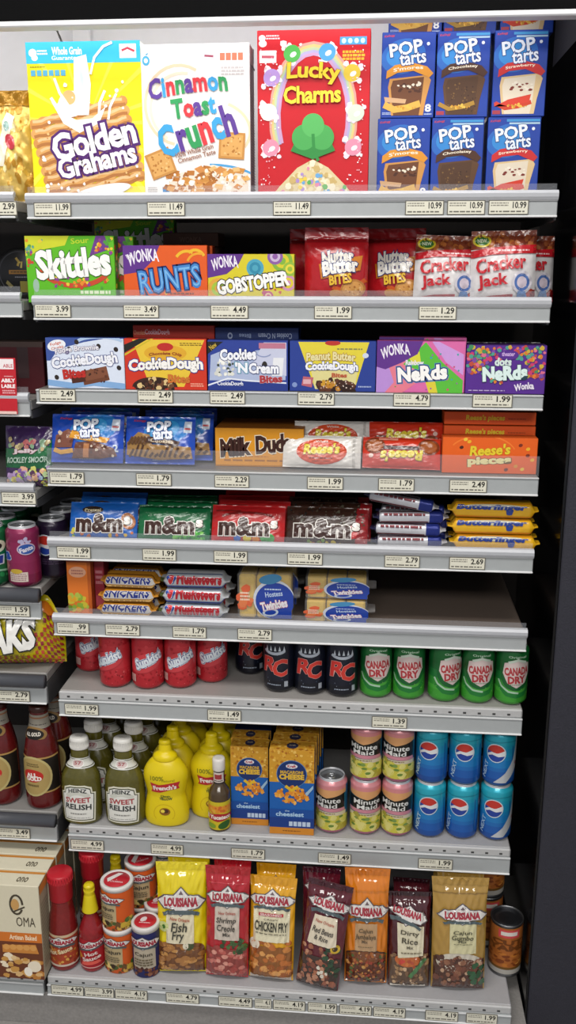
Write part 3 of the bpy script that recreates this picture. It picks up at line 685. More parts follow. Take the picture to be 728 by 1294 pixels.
pic = G(); s.to(pic); confetti(s, 26, .02, .5, .2, .96, CANDY + ['#5aa08a'], 2); confetti(s, 18, .78, .72, .98, .97, CANDY, 5); s.arc(.55, .62, .42, .36, 200, 340, .07, '#c4472c'); confetti(s, 28, .28, .22, .92, .38, CANDY, 7, (.014, .026)); obj('picture', pic, CARD, t)
lg = G(); s.to(lg); s.text('Skittles', .53, .6, .82, .4, WHITE, out='#2b5a1a', ow=.065, bold=.045, rot=4, space=.95); obj('logo', lg, CARD, t)
sk = t; x_, y_, z_ = t.location
dup(sk, (x_ + .026, .056, z_), 'lime green candy box standing second, its edge showing behind the front green one')
dup(sk, (x_ + .045, .25, z_ + D + .0003), 'dim green candy box lying flat at the back, lowest of three', rot=(-PI / 2, 0, 0))
dup(sk, (x_ + .05, .25, z_ + 2 * D + .001), 'dim green candy box lying flat at the back, second of three', rot=(-PI / 2, 0, 0))
dup(sk, (x_ + .06, .26, z_ + 2 * D + .0018), 'dark green candy box standing at the back on two flat green ones').scale.z = .84

t, W, H, D = box_on('candy_box', 'orange candy box with purple corner and blue fruit candy letters', 'candy box', 2, 156, 262, 310, 369, .02, .03, 'theater size candy boxes')
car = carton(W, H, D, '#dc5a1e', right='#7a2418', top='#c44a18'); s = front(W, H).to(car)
s.poly([(0, 1), (.44, 1), (.36, .75), (.22, .55), (0, .5)], '#5d2f86'); s.text('WONKA', .24, .78, .36, .2, '#e9e4ee', rot=9, arch=.05, bold=.03, shear=.1); s.text('Peel', .07, .82, .06, .08, '#e9e4ee', rot=30)
s.arc(.76, .7, .14, .2, 60, 150, .05, '#e6b52c'); s.arc(.86, .72, .12, .2, 30, 130, .05, '#e6b52c'); s.arc(.9, .66, .14, .2, 70, 160, .04, '#e6a22c'); confetti(s, 12, .06, .08, .9, .2, ['#c83a2a', '#e6b52c', '#6aa03a'], 4); s.lines(.55, .14, .85, .2, 1, '#8a3a18')
obj('carton', car, CARD, t); lg = G(); s.to(lg); s.text('RUNTS', .55, .42, .72, .38, '#3f80c6', out='#14235c', ow=.1, bold=.045, rot=7, space=1.03); s.text('RUNTS', .55, .42, .72, .36, '#76b2e2', bold=-.01, rot=7, space=1.03); obj('logo', lg, CARD, t)
ru = t; x_, y_, z_ = t.location
dup(ru, (x_ + .004, .053, z_), 'orange candy box standing second, its dark end showing behind the front orange one')
g2, W2, H2, D2 = box_on('candy_box', 'dull brown candy box lying flat behind the orange boxes', 'candy box', 2, 206, 276, 294, 314, .2, .08, 'theater size candy boxes', lift=.0)
H2 = top_z(240, 294, .2) - top_z(240, 312, .2); zb = top_z(240, 312, .2)
# its support: another brown box underneath
car = carton(W2, H2, D2, '#5a3a2e', top='#4a3026'); s = front(W2, H2).to(car); s.text('WONKA', .5, .5, .4, .4, '#75584a'); obj('carton', car, CARD, g2); g2.location.z = zb
u2 = dup(g2, (g2.location.x, g2.location.y, z_), 'brown candy box lying at the bottom behind the orange boxes', group='theater size candy boxes')
sc_ = (zb - z_ - .001) / H2; u2.scale.z = sc_

t, W, H, D = box_on('candy_box', 'yellow candy box with purple corner and bubble pattern, white and black letters', 'candy box', 2, 262.5, 372, 321, 369, .02, .03, 'theater size candy boxes')
car = carton(W, H, D, '#d3c52a', right='#8a7c1c', top='#b8aa22'); s = front(W, H).to(car)
for u, v, r, c1, c2 in ((.55, .72, .1, '#4aa0b8', '#2f86a4'), (.86, .86, .12, '#7fb03a', '#d3c52a'), (.93, .42, .09, '#c98fb0', '#d8c52e'), (.12, .3, .12, '#d9a23c', '#9fbf3c'), (.78, .95, .09, '#8a5aa0', '#c6b4d2'), (.95, .7, .08, '#8fb63c', '#e0d040'), (.7, .15, .06, '#b8487a', '#e0c0a0')):
    s.disc(u, v, r, c1); s.disc(u, v, r * .66, c2); s.disc(u, v, r * .35, c1)
s.poly([(0, 1), (.42, 1), (.36, .8), (.22, .6), (0, .52)], '#5d2f86'); s.text('WONKA', .2, .8, .3, .22, '#e9e4ee', rot=8, arch=.05, bold=.03); s.lines(.6, .05, .9, .12, 1, '#8a8020'); confetti(s, 10, .55, .2, .95, .35, ['#c24a3a', '#b8487a'], 3, (.01, .02))
obj('carton', car, CARD, t); lg = G(); s.to(lg); s.text('GOBSTOPPER', .52, .42, .82, .27, WHITE, out='#17171c', ow=.1, bold=.05, rot=8, space=.95); obj('logo', lg, CARD, t)
# ---- second shelf: red cookie bags and caramel corn
def cookie_bag(label, loc, W, H, rot):
    t = thing('cookie_bag', label, 'snack bag', loc, 'red bags of cookie bites', rot)
    g, s = pouch(W, H, .04, '#b01820', st=.16, sb=.03, seed=3, wr=.0016); s.to(g)
    s.rect(0, .8, 1, .86, '#8c1219'); s.rect(0, .95, 1, 1, '#98151c'); s.band([(.45, .2), (.7, .12), (.98, .3)], .06, '#c8541e')
    obj('pouch', g, FILM, t)
    p = G(); s.to(p); s.ell(.78, .17, .2, .13, '#b87a3a', 10); s.ell(.78, .17, .17, .1, '#cf954e', 10); s.blobs(16, .66, .1, .9, .24, (.01, .02), ['#a86a2c', '#e0b272'], seed=2); s.ell(.52, .1, .12, .06, '#c88a44', -10); s.poly([(.26, .3), (.9, .42), (.93, .62), (.22, .5)], '#c87a24', True)
    obj('picture', p, FILM, t)
    l = G(); s.to(l); s.text('Nutter', .53, .585, .5, .16, '#d8d2c8', out='#1b2a66', ow=.1, bold=.05, rot=6, arch=.02); s.text('Butter', .57, .46, .56, .17, '#eae6de', out='#1b2a66', ow=.1, bold=.05, rot=7, arch=.02); s.text('BITES', .58, .3, .36, .12, '#e2b62c', out='#7c1a14', ow=.08, bold=.04, rot=7)
    obj('logo', l, FILM, t); return t
a = at(424, 368, .03); W = span(384, 465, 330, .03)[1]
Hb = top_z(424, 288, .03) - DECK[2]
b1 = cookie_bag('red cookie bites bag facing squarely, left of the turned red bag', (a.x, .045, DECK[2] + .002), W, Hb, (math.radians(-5), 0, 0))
a = at(496, 368, .05); b2 = dup(b1, (a.x, .09, DECK[2] + .002), 'red cookie bites bag turned sideways, tucked between red bag and caramel corn', rot=(math.radians(-6), 0, math.radians(-14)))
a = at(404, 368, .1); b3 = dup(b1, (a.x, .115, DECK[2] + .002), 'red cookie bites bag standing behind, only its dark edge showing by the yellow box', rot=(math.radians(-5), 0, math.radians(4)))
def corn_bag(label, loc, W, H, rot):
    t = thing('caramel_corn_bag', label, 'snack bag', loc, 'white and red caramel corn bags', rot)
    g, s = pouch(W, H, .045, '#d9d6d6', st=.08, sb=.03, seed=8, wr=.0018); s.to(g)
    s.rect(0, .74, 1, 1, '#7c3a26'); s.blobs(60, .02, .78, .98, .98, (.02, .05), ['#8a4426', '#a8602e', '#6a2c1c', '#92502c'], seed=3); s.ell(.16, .86, .14, .09, '#c8b42c', 0); s.ell(.16, .86, .11, .065, '#2f6a2c'); s.text('NEW', .16, .86, .14, .05, '#d8e0c0', bold=.03)
    s.poly([(0, .62), (0, .72), (.3, .76), (1, .8), (1, .68), (.3, .66)], '#b81c26'); s.lines(.4, .70, .9, .74, 1, '#e6c8c8', fill=.5)
    s.poly([(0, 0), (0, .05), (.3, .1), (.66, .12), (.66, 0)], '#b4202a'); s.rect(.82, .0, 1, .18, '#8c1a20'); s.blobs(14, .82, .03, .98, .2, (.02, .04), ['#a83a2c', '#6a1418'], seed=6)
    obj('pouch', g, FILM, t)
    p = G(); s.to(p)                             # a blue and white emblem, not the sailor figure
    s.ell(.8, .28, .16, .16, '#c9c4cc'); s.ell(.8, .28, .12, .12, '#4a6aa8'); s.ell(.8, .28, .08, .08, '#c9bcc8'); s.poly([(.7, .0), (.9, .0), (.86, .16), (.74, .16)], '#4a78b4', True)
    obj('picture', p, FILM, t)
    l = G(); s.to(l); s.text('Cracker', .46, .53, .78, .19, '#bf1e2a', bold=.03, rot=6, arch=.02); s.text('Jack', .33, .29, .46, .2, '#bf1e2a', bold=.03, rot=6); obj('logo', l, FILM, t); return t
W = span(523, 604, 335, .03)[1]; Hb = top_z(560, 298, .03) - DECK[2]
a = at(562, 368, .04); c1 = corn_bag('white and red caramel corn bag beside the red cookie bags', (a.x, .05, DECK[2] + .002), W, Hb, (math.radians(-6), math.radians(2), 0))
a = at(636, 368, .02); c2 = dup(c1, (a.x, .032, DECK[2] + .002), 'white and red caramel corn bag tilted in front at the end of its shelf', rot=(math.radians(-4), math.radians(-1), math.radians(-4)))
c2.scale = (1, 1, 1.06)
a = at(664, 368, .08); dup(c1, (a.x - .003, .095, DECK[2] + .002), 'dim caramel corn bag standing behind the last one beside the dark panel', rot=(math.radians(-5), 0, math.radians(8)))

# ---- third shelf: candy boxes
BR = ['#5a3020', '#3c1f16', '#7a4a30']
t, W, H, D = box_on('candy_box', 'white and blue fudge brownie dough box with brown chunks', 'candy box', 3, 59, 157, 427, 488, .004, .03, 'cookie dough candy boxes')
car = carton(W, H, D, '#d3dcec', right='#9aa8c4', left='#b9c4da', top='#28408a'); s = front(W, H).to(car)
s.poly([(0, 1), (.8, 1), (.5, .92), (.16, .78), (.05, .55), (0, .55)], '#3a5298'); s.ell(.14, .85, .12, .11, '#e6e9ee', 12); s.text('Fudge', .13, .88, .14, .07, '#c8644a', rot=14); s.text('Chunky', .15, .8, .16, .07, '#c8644a', rot=14); s.band([(0, .12), (.3, .06), (.6, .12), (1, .05)], .12, '#7fa6d2'); s.arc(.7, .9, .3, .12, 20, 160, .06, '#a8c0de')
for u, v in ((.4, .92), (.68, .84), (.9, .78), (.93, .42), (.12, .22), (.84, .58), (.3, .78)): s.ell(u, v, .028, .05, '#2b2320', 30)
obj('carton', car, CARD, t)
p = G(); s.to(p); s.qrect(.62, .26, .34, .28, '#6a3c28', 12); s.qrect(.63, .3, .3, .2, '#7c4a34', 12); s.qrect(.4, .2, .18, .16, '#4a2418', 8); s.blobs(20, .48, .14, .76, .38, (.01, .02), BR, seed=3)
obj('picture', p, CARD, t)
l = G(); s.to(l); s.text('Fudge Brownie', .4, .76, .56, .13, '#e6e4ea', out='#6a6488', ow=.08, bold=.03, rot=6, arch=.02); s.text('CookieDough', .49, .53, .84, .26, '#e9ebf2', out='#25327a', ow=.09, bold=.05, rot=6, arch=.02, space=.93); s.text('Bites', .35, .3, .28, .17, '#b82a24', out='#7c1812', ow=.06, bold=.05, rot=6); obj('logo', l, CARD, t)

t, W, H, D = box_on('candy_box', 'red and yellow cookie dough box with black stripe on its upper corner', 'candy box', 3, 158, 261, 428, 490, .004, .03, 'cookie dough candy boxes')
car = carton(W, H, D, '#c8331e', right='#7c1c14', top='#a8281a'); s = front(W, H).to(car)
s.poly([(0, 0), (0, 1), (1, 1), (1, 0)], '#c8331e', True); s.poly([(.1, .98), (.98, .98), (.72, .06), (.3, .06)], '#e0bd3a', True); s.poly([(0, .72), (0, .88), (.18, 1), (.3, 1)], '#1c1a16', True); s.poly([(0, .66), (0, .7), (.33, 1), (.36, 1)], '#c9b22c', True); s.ell(.5, .72, .26, .16, '#d8a42c'); s.ell(.5, .84, .1, .08, '#b82a24'); s.lines(.68, .86, .95, .93, 2, '#7c641c')
s.lines(.8, .06, .96, .14, 2, '#e8a48c')
obj('carton', car, CARD, t)
p = G(); s.to(p); s.ell(.36, .05, .28, .2, '#3a2018', a0=0, a1=180); s.blobs(50, .12, .01, .6, .24, (.022, .04), ['#4a2a1c', '#2f1810', '#6b4228', '#d8bc84'], seed=4, clip=lambda u, v: v < .24 - abs(u - .36) * .7); obj('picture', p, CARD, t)
l = G(); s.to(l); s.text('Chocolate Chip', .5, .68, .4, .07, '#8a1c18', arch=.03, bold=.02); s.text('CookieDough', .5, .46, .9, .27, '#f0eee8', out='#2a3c8c', ow=.1, bold=.05, rot=2, arch=.03, space=.93); s.text('Bites', .66, .22, .26, .15, '#c8702c', out='#8a3c14', ow=.05, bold=.04); obj('logo', l, CARD, t)
cdb = t; zf = DECK[3]
cx, W2 = span(168, 271, 420, .05)
t2 = thing('candy_box', 'red candy box lying flat on the deck behind the red and yellow box', 'candy box', (cx, .05, 0), 'cookie dough candy boxes')
zt = top_z(215, 411, .05); car = carton(W2, .03, .062, '#a8281a', top='#8c2016'); s = front(W2, .03).to(car); s.text('CookieDough', .3, .55, .3, .4, '#c9a0a8', bold=.03); s.text('Chocolate', .08, .55, .14, .25, '#c88a6a'); obj('carton', car, CARD, t2); t2.location.z = zt - .03
hh = zt - .03 - zf; n = 0; zz = zf
lay = max(1, round(hh / .03)); hk = hh / lay - .0006
for k in range(lay):
    d_ = dup(t2, (cx, .05, zz), 'red candy box low in the flat pile behind the red and yellow box, tier %s' % ['one', 'two', 'three'][k]); d_.scale.z = hk / .03; zz += hk + .0006

t, W, H, D = box_on('candy_box', 'blue and white cookies and cream box with dark corner flash', 'candy box', 3, 262.5, 364, 430, 491, .004, .03, 'cookie dough candy boxes')
car = carton(W, H, D, '#2b3f92', right='#1c2a66', top='#24367e'); s = front(W, H).to(car)
s.poly([(.02, .2), (.04, .7), (.2, .8), (.4, .6), (.6, .8), (.97, .88), (.97, .22), (.6, .2)], '#a8b4d2'); s.poly([(.55, .5), (.7, .96), (.98, .96), (.98, .3)], '#c2c6dc', True); s.poly([(0, .72), (0, .97), (.2, .97)], '#1c1c1c', True); s.text('New', .07, .88, .09, .1, '#c8a83c', rot=38); s.poly([(0, .06), (.3, .22), (.6, .16), (1, .12), (1, 0), (0, 0)], '#233684'); s.band([(0, .1), (.25, .24), (.5, .2), (.98, .16)], .03, '#dfe3ee'); s.rect(.64, .84, .97, .95, '#b8748a')
obj('carton', car, CARD, t)
p = G(); s.to(p); s.blobs(34, .08, .3, .32, .62, (.012, .03), ['#dcdcd2', '#cfd0c8', '#3f4a40', '#eeeee8'], seed=6); s.poly([(.8, .3), (.82, .66), (.95, .66), (.93, .3)], '#e2e4e8', True); s.ell(.71, .5, .035, .09, '#2a2622'); s.arc(.7, .78, .1, .1, 180, 330, .02, '#8a96bc'); obj('picture', p, CARD, t)
l = G(); s.to(l); s.text('Cookies', .38, .72, .44, .2, '#eceef4', out='#1e2c6c', ow=.1, bold=.05, rot=2); s.text("'N", .42, .46, .14, .19, '#eceef4', out='#2e8aa4', ow=.1, bold=.05); s.text('Cream', .7, .45, .36, .19, '#eceef4', out='#1e2c6c', ow=.1, bold=.05); s.text('Bites', .79, .24, .27, .14, '#a8323a', out='#d8b4ba', ow=.06, bold=.04, rot=3); s.text('CookieDough', .28, .13, .32, .1, '#e2e4ee', bold=.03); obj('logo', l, CARD, t)
cx, W2 = span(273, 378, 420, .06)
t2 = thing('candy_box', 'dark blue candy box lying upside down on the pile behind the blue and white box', 'candy box', (cx, .05, 0), 'cookie dough candy boxes')
zt = top_z(325, 414, .05); car = carton(W2, .03, .062, '#1d3168', top='#1a2a58'); s = front(W2, .03).to(car); s.text('Cookies N Cream', .72, .5, .4, .32, '#9aa6c4', rot=180, bold=.02); s.ell(.18, .5, .03, .2, '#9aa6c4'); s.ell(.18, .5, .018, .1, '#1d3168'); s.text('Bites', .36, .5, .14, .25, '#8494b8', rot=180); obj('carton', car, CARD, t2); t2.location.z = zt - .03
zz = zf; hh = zt - .03 - zf; lay = max(1, round(hh / .03)); hk = hh / lay - .0006
for k in range(lay):
    d_ = dup(t2, (cx, .05, zz), 'dark blue candy box low in the pile behind the blue and white box, tier %s' % ['one', 'two', 'three'][k]); d_.scale.z = hk / .03; zz += hk + .0006

t, W, H, D = box_on('candy_box', 'blue candy box with yellow wedge and chocolate coated dough pieces', 'candy box', 3, 366, 475, 431, 494, .004, .03, 'cookie dough candy boxes')
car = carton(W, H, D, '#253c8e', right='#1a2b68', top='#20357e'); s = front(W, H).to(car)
s.poly([(.1, .98), (.92, .98), (.76, .05), (.3, .05)], '#dccb3c', True); s.poly([(.24, .5), (.8, .5), (.76, .05), (.3, .05)], '#d8cf8e', True); s.ell(.5, .96, .09, .05, '#b8302a'); s.ell(.88, .72, .035, .05, '#c8d0e2'); s.lines(.55, .82, .86, .87, 1, '#7a7a50'); s.lines(.8, .08, .96, .13, 1, '#9aa8cc'); s.ell(.06, .13, .03, .05, '#7c90c4')
obj('carton', car, CARD, t)
p = G(); s.to(p); s.poly([(.14, .12), (.16, .3), (.28, .28), (.26, .08)], '#b8606c', True); s.rect(.16, .15, .25, .24, '#d8aab0'); s.blobs(40, .3, .02, .76, .24, (.03, .05), ['#3c2016', '#2a140e', '#5a3222'], seed=4, clip=lambda u, v: v < .25 - abs(u - .53) * .5); s.blobs(8, .36, .05, .6, .2, (.025, .035), ['#c8942c', '#b87c24'], seed=5); s.blobs(24, .32, .05, .74, .22, (.006, .01), ['#a88a7a', '#d9c8bc'], seed=6); obj('picture', p, CARD, t)
l = G(); s.to(l); s.text('Peanut Butter', .48, .68, .56, .15, '#e2d8a0', out='#a8762c', ow=.08, bold=.04, arch=.03); s.text('CookieDough', .49, .475, .6, .2, '#eceef4', out='#2a3c86', ow=.1, bold=.05, arch=.02, space=.93); s.text('Bites', .58, .33, .17, .08, '#b85a3c', bold=.04); obj('logo', l, CARD, t)

t, W, H, D = box_on('candy_box', 'candy box with purple corner and pink, green and lilac rainbow stripes', 'candy box', 3, 476, 588, 431, 495, .004, .03, 'tiny crunchy candy boxes')
car = carton(W, H, D, '#d668a4', right='#8a3c78', top='#a8467c'); s = front(W, H).to(car)
s.poly([(0, 0), (.13, .55), (.22, .6), (.5, .6), (.55, .3), (.3, 0)], '#e07a8c'); s.poly([(0, 0), (0, .5), (.13, .55), (.2, .2), (.1, 0)], '#b48ad0'); s.poly([(.3, .55), (.55, .98), (.74, .6), (.98, .25), (.98, 0), (.7, 0), (.6, .35)], '#58b83a'); s.poly([(.62, .99), (.98, .99), (.98, .35), (.78, .6)], '#c898d8'); s.poly([(.7, .99), (.98, .99), (.98, .75)], '#d668a4', True); s.poly([(.36, .7), (.48, .8), (.5, .6), (.4, .55)], '#d8d03c'); s.poly([(.55, .26), (.66, .28), (.7, 0), (.6, 0)], '#d8c83a')
s.poly([(0, .5), (0, 1), (.52, 1), (.46, .75), (.28, .58), (.1, .45)], '#5d2f86'); s.text('WONKA', .21, .78, .32, .2, '#e9e4ee', rot=10, arch=.06, bold=.03)
confetti(s, 18, .06, .05, .95, .9, ['#3fa0a0', '#9a4aa0', '#c8486c', '#6a9a3a'], 5, (.008, .016), clip=lambda u, v: v < .3 or u > .6)
obj('carton', car, CARD, t)
l = G(); s.to(l); s.text('Rainbow', .43, .585, .2, .09, '#e8e0ec', bold=.04); s.text('NeRds', .52, .38, .54, .26, WHITE, out='#232b66', ow=.1, bold=.06, rot=5, out2='#4f86c0', ow2=.13); s.text('NeRds', .52, .38, .54, .26, WHITE, out='#232b66', ow=.08, bold=.05, rot=5); obj('logo', l, CARD, t)
nd = t; x_, y_, z_ = t.location; dup(nd, (x_ + .004, .04, z_ + .004), 'second rainbow candy box, its lid just showing behind the pink and green one')

t, W, H, D = box_on('candy_box', 'purple candy box covered in tiny colourful candies with small dark pieces on top', 'candy box', 3, 589, 690, 436, 497, .0, .04, 'tiny crunchy candy boxes')
car = carton(W, H, D, '#54288a', right='#43206e', top='#3a1c5c'); s = front(W, H).to(car)
PAL = ['#c83a6a', '#d87a2c', '#3f8a5a', '#c8a83c', '#7a4aa0', '#b84a3a', '#4a9a8a', '#d86a8a']
s.blobs(190, .02, .3, .98, .96, (.018, .034), PAL, seed=7, clip=lambda u, v: v > .7 or u < .28 and v > .4 or u > .74 and v > .32); s.lines(.04, .05, .5, .09, 1, '#b4a0cc'); s.ell(.52, .8, .13, .1, '#54288a')
obj('carton', car, CARD, t)
l = G(); s.to(l); s.text('theater', .52, .82, .16, .08, '#c8a8dc', bold=.03); s.text('dots', .46, .66, .2, .15, '#cfe0dc', bold=.05); s.text('NeRds', .49, .43, .54, .26, '#d8ece8', out='#1f3c4c', ow=.09, bold=.06, rot=4); s.text('Wonka', .74, .15, .24, .13, '#e4dcec', rot=8, bold=.04, arch=.02); s.blobs(8, .3, .22, .46, .3, (.016, .024), PAL, seed=9); obj('logo', l, CARD, t)
nz = t.location
t2 = thing('candy_pouch', 'dark candy pouch with colourful pieces lying behind the purple box', 'candy pouch', (nz.x, .075, DECK[3]), None, (math.radians(-14), 0, 0))
g, s = pouch(.145, .086, .02, '#26182e', seed=4); s.to(g); s.blobs(90, .04, .5, .96, .96, (.016, .03), ['#5a2a34', '#6a4a24', '#2a4a34', '#57305e', '#8a8a90'], seed=3); obj('pouch', g, FILM, t2)

# ---- fourth shelf
def pastry_pack(label, loc, rot, W, H, kind):
    t = thing('pastry_pack', label, 'pastry pack', loc, 'blue foil packs of toaster pastries', rot)
    g, s = pouch(W, H, .026, '#1b49b4', st=.06, sb=.06, seed=5, low=.9); s.to(g)
    s.ell(.6, .7, .34, .3, '#2a7cc8', 10); s.ell(.56, .72, .24, .2, '#3a9ad8', 10); s.rect(.86, .66, .96, .9, '#c8d4e4'); s.text('Kellogg', .2, .9, .18, .06, '#c0405a', shear=.3); s.lines(.4, .06, .62, .1, 1, '#8aa4d8'); s.rect(.87, .72, .95, .76, '#c04a50')
    s.text('2', .92, .3, .06, .14, '#c8d4e4', bold=.03)
    obj('wrapper', g, FILM, t)
    p = G(); s.to(p)
    if kind == 0:
        s.poly([(.04, .3), (.06, .55), (.24, .68), (.34, .6), (.3, .3)], '#7a4a3a'); s.blobs(12, .08, .42, .3, .62, (.02, .035), ['#5c3226', '#c8b4a0', '#8a5848'], seed=2); s.band([(.04, .26), (.14, .2), (.32, .24)], .09, '#d09a34'); s.poly([(.26, .5), (.3, .66), (.55, .56), (.85, .5), (.8, .4), (.5, .44)], '#d8962a'); s.poly([(.3, .08), (.36, .4), (.62, .44), (.9, .3), (.94, .14), (.7, .08)], '#6a3e2c'); s.poly([(.46, .1), (.48, .38), (.56, .38), (.54, .1)], '#b87a4a', True); s.blobs(16, .58, .14, .92, .34, (.012, .03), ['#4f2c20', '#d8c8b4', '#84543c'], seed=3); s.text("S'mores", .52, .5, .36, .08, '#f0e2c4', rot=-4)
    else:
        s.poly([(.02, .18), (.02, .44), (.18, .66), (.36, .6), (.4, .4), (.96, .36), (.98, .12), (.5, .08)], '#9a7440'); [s.band([(.06 + k * .075, .14), (.12 + k * .075, .3 + .1 * math.sin(k))], .05, '#4a2e1c') for k in range(12)]; [s.band([(.04 + k * .05, .4), (.1 + k * .05, .56)], .05, '#5c3c22') for k in range(6)]; s.poly([(.3, .44), (.34, .56), (.6, .54), (.82, .46), (.78, .36), (.5, .42)], '#42261a'); s.text('Cookies', .55, .47, .34, .07, '#dcc8a8', rot=-4)
    obj('picture', p, FILM, t)
    l = G(); s.to(l); s.text('POP', .5, .78, .34, .2, '#e2e8f2', out='#14327a', ow=.09, bold=.05, rot=4); s.text('tarts', .56, .6, .28, .17, '#e2e8f2', out='#14327a', ow=.09, bold=.04, rot=4); obj('logo', l, FILM, t)
    return t
z4 = DECK[4]; LR = math.radians(-16)
cx, W = span(63, 154, 560, .02); H = (top_z(108, 528, .03) - z4) / math.cos(LR)
k0 = pastry_pack('blue pastry pack with brown frosted pastry, frontmost beside the bay end', (cx, .022, z4 + .004), (LR, 0, 0), W, H, 0)
dup(k0, (cx + .006, .059, z4 + .004), 'blue pastry pack leaning second behind the frosted pastry pack'); dup(k0, (cx + .011, .097, z4 + .006), 'blue pastry pack leaning third in shadow behind the frosted pastry pack')
cx, W = span(157, 245, 560, .02)
k1 = pastry_pack('blue pastry pack with striped pastry beside the golden caramel box', (cx, .022, z4 + .004), (LR, 0, 0), W, H * .97, 1)
for i, (dx, dy, ds) in enumerate(((.028, .06, 'second'), (.018, .098, 'third'), (.022, .136, 'fourth'))):
    dup(k1, (cx + dx, dy, z4 + .005), 'blue pastry pack leaning %s in its row behind the striped pastry pack' % ds)
t, W, H, D = box_on('candy_box', 'golden yellow caramel candy box partly covered by the white pack', 'candy box', 4, 272, 384, 541, 590, .035, .12, 'theater size candy boxes')
car = carton(W, H, D, '#d8921e', right='#8a5a14', top='#9a5c1c'); s = front(W, H).to(car); s.lines(.1, .12, .9, .2, 1, '#a0661a'); s.lines(.2, .24, .6, .29, 1, '#b8741c'); s.rect(0, 0, 1, .04, '#a8701c'); obj('carton', car, CARD, t)
l = G(); s.to(l); s.text('Milk', .22, .5, .32, .42, '#3a1c14', out='#e8dcc4', ow=.09, bold=.05, rot=6, shear=.1); s.text('Duds', .65, .6, .38, .42, '#3a1c14', out='#e8dcc4', ow=.09, bold=.05, rot=6, shear=.1); obj('logo', l, CARD, t)
md = t.location
def cup_pack(name_label, loc, rot, W, H, kind, upside=False):
    t = thing('peanut_butter_cup_pack', name_label, 'candy pack', loc, 'peanut butter cup packs', rot)
    base = '#d4d0ca' if kind == 'w' else '#c4321c'
    g, s = pouch(W, H, .02, base, st=.03, sb=.03, seed=9 if kind == 'w' else 12, wr=.0016, low=1., slim=.02); s.to(g)
    fl = (lambda u, v: (1 - u, 1 - v)) if upside else (lambda u, v: (u, v)); ro = 180 if upside else 0
    if kind == 'o':
        for (u, v, r) in ((.15, .3, .14), (.85, .3, .13)): s.ell(*fl(u, v), r, .26, '#7a3a20'); s.ell(*fl(u, v), r * .75, .2, '#9c5426')
        s.rect(*(fl(.3, .2) + fl(.3, .2)), base)
        a, b = fl(.28, .3), fl(.74, .42); s.rect(min(a[0], b[0]), min(a[1], b[1]), max(a[0], b[0]), max(a[1], b[1]), '#3c1410'); s.ell(*fl(.9, .62), .03, .07, '#d8b4a8')
        a, b = fl(.55, .04), fl(.8, .12); s.rect(min(a[0], b[0]), min(a[1], b[1]), max(a[0], b[0]), max(a[1], b[1]), '#d88a74')
    else:
        s.ell(.5, .48, .33, .4, '#c2401f'); s.ell(.5, .48, .31, .37, '#cc4a26'); s.lines(.34, .24, .66, .3, 1, '#5c2014'); s.lines(.38, .16, .62, .2, 1, '#8a3a22'); s.text('White', .5, .79, .16, .07, '#dccfc4'); s.rect(.9, 0, .93, 1, '#b4b0aa')
    obj('wrapper', g, FILM, t)
    l = G(); s.to(l)
    s.text("Reese's", *fl(.5, .56 if kind == 'w' else .62), .46 if kind == 'w' else .54, .3, '#d8c22c', out='#6a3a10', ow=.075, bold=.05, rot=ro + 2, shear=.15, arch=0); obj('logo', l, FILM, t)
    return t
cx, W = span(357, 456, 572, .02); Hw = .06
w0 = cup_pack('bright white peanut butter cup pack leaning at the front', (cx, .018, z4 + .004), (math.radians(-22), 0, math.radians(-2)), W, Hw, 'w')
cx2, W2 = span(377, 466, 540, .08)
w1 = dup(w0, (cx2, .055, z4 + .026), 'dimmer white peanut butter cup pack propped up behind the front white one', rot=(math.radians(-22), 0, math.radians(1)))
dup(w0, (cx2 + .003, .062, z4 + .014), 'white peanut butter cup pack hidden below the propped up one', rot=(math.radians(-80), 0, 0))
cx, W = span(458, 557, 575, .02)
o0 = cup_pack('orange peanut butter cup pack standing upside down at the front', (cx, .02, z4 + .004), (math.radians(-24), math.radians(1), 0), W, Hw * .98, 'o', True)
cx2, W2 = span(467, 560, 538, .07)
o1 = cup_pack('orange peanut butter cup pack right way up behind the upside down one', (cx2, .055, z4 + .026), (math.radians(-20), 0, 0), W2 * 1.0, Hw, 'o')
dup(o1, (cx2, .062, z4 + .014), 'orange peanut butter cup pack lying flat under the right way up one', rot=(math.radians(-80), 0, 0))
t, W, H, D = box_on('candy_box', 'orange candy pieces box standing at the front with yellow and white letters', 'candy box', 4, 559, 679, 553, 601, .012, .035, 'orange candy pieces boxes')
def pieces(W, H, D):
    car = carton(W, H, D, '#e2601a', right='#9a3c12', top='#c04e14'); s = front(W, H).to(car); s.arc(.42, .5, .36, .55, 20, 150, .04, '#ee7a2c')
    for u, v, c_ in ((.2, .72, '#4a2014'), (.9, .7, '#e8b02c'), (.82, .8, '#7a2c18'), (.95, .4, '#e8b02c'), (.78, .22, '#d8942c'), (.85, .14, '#e8c03c'), (.28, .88, '#e8b02c'), (.68, .12, '#6a2414'), (.9, .52, '#7a2c18'), (.24, .94, '#e8c03c')): s.ell(u, v, .022, .045, c_, 20)
    return car, s
car, s = pieces(W, H, D); obj('carton', car, CARD, t)
l = G(); s.to(l); s.text("Reese's", .5, .66, .42, .27, '#e2c82e', out='#8a3a10', ow=.05, bold=.04, rot=4, shear=.15); s.text('pieces', .5, .34, .44, .24, '#e6dca0', out='#6a4a14', ow=.1, bold=.06, rot=3); obj('logo', l, CARD, t)
pz = t; 
t2, W2, H2, D2 = box_on('candy_box', 'orange candy pieces box lying flat on the pile behind the standing one', 'candy box', 4, 561, 677, 538, 550, .055, .06, 'orange candy pieces boxes')
zt = top_z(620, 538, .055); hb = .024
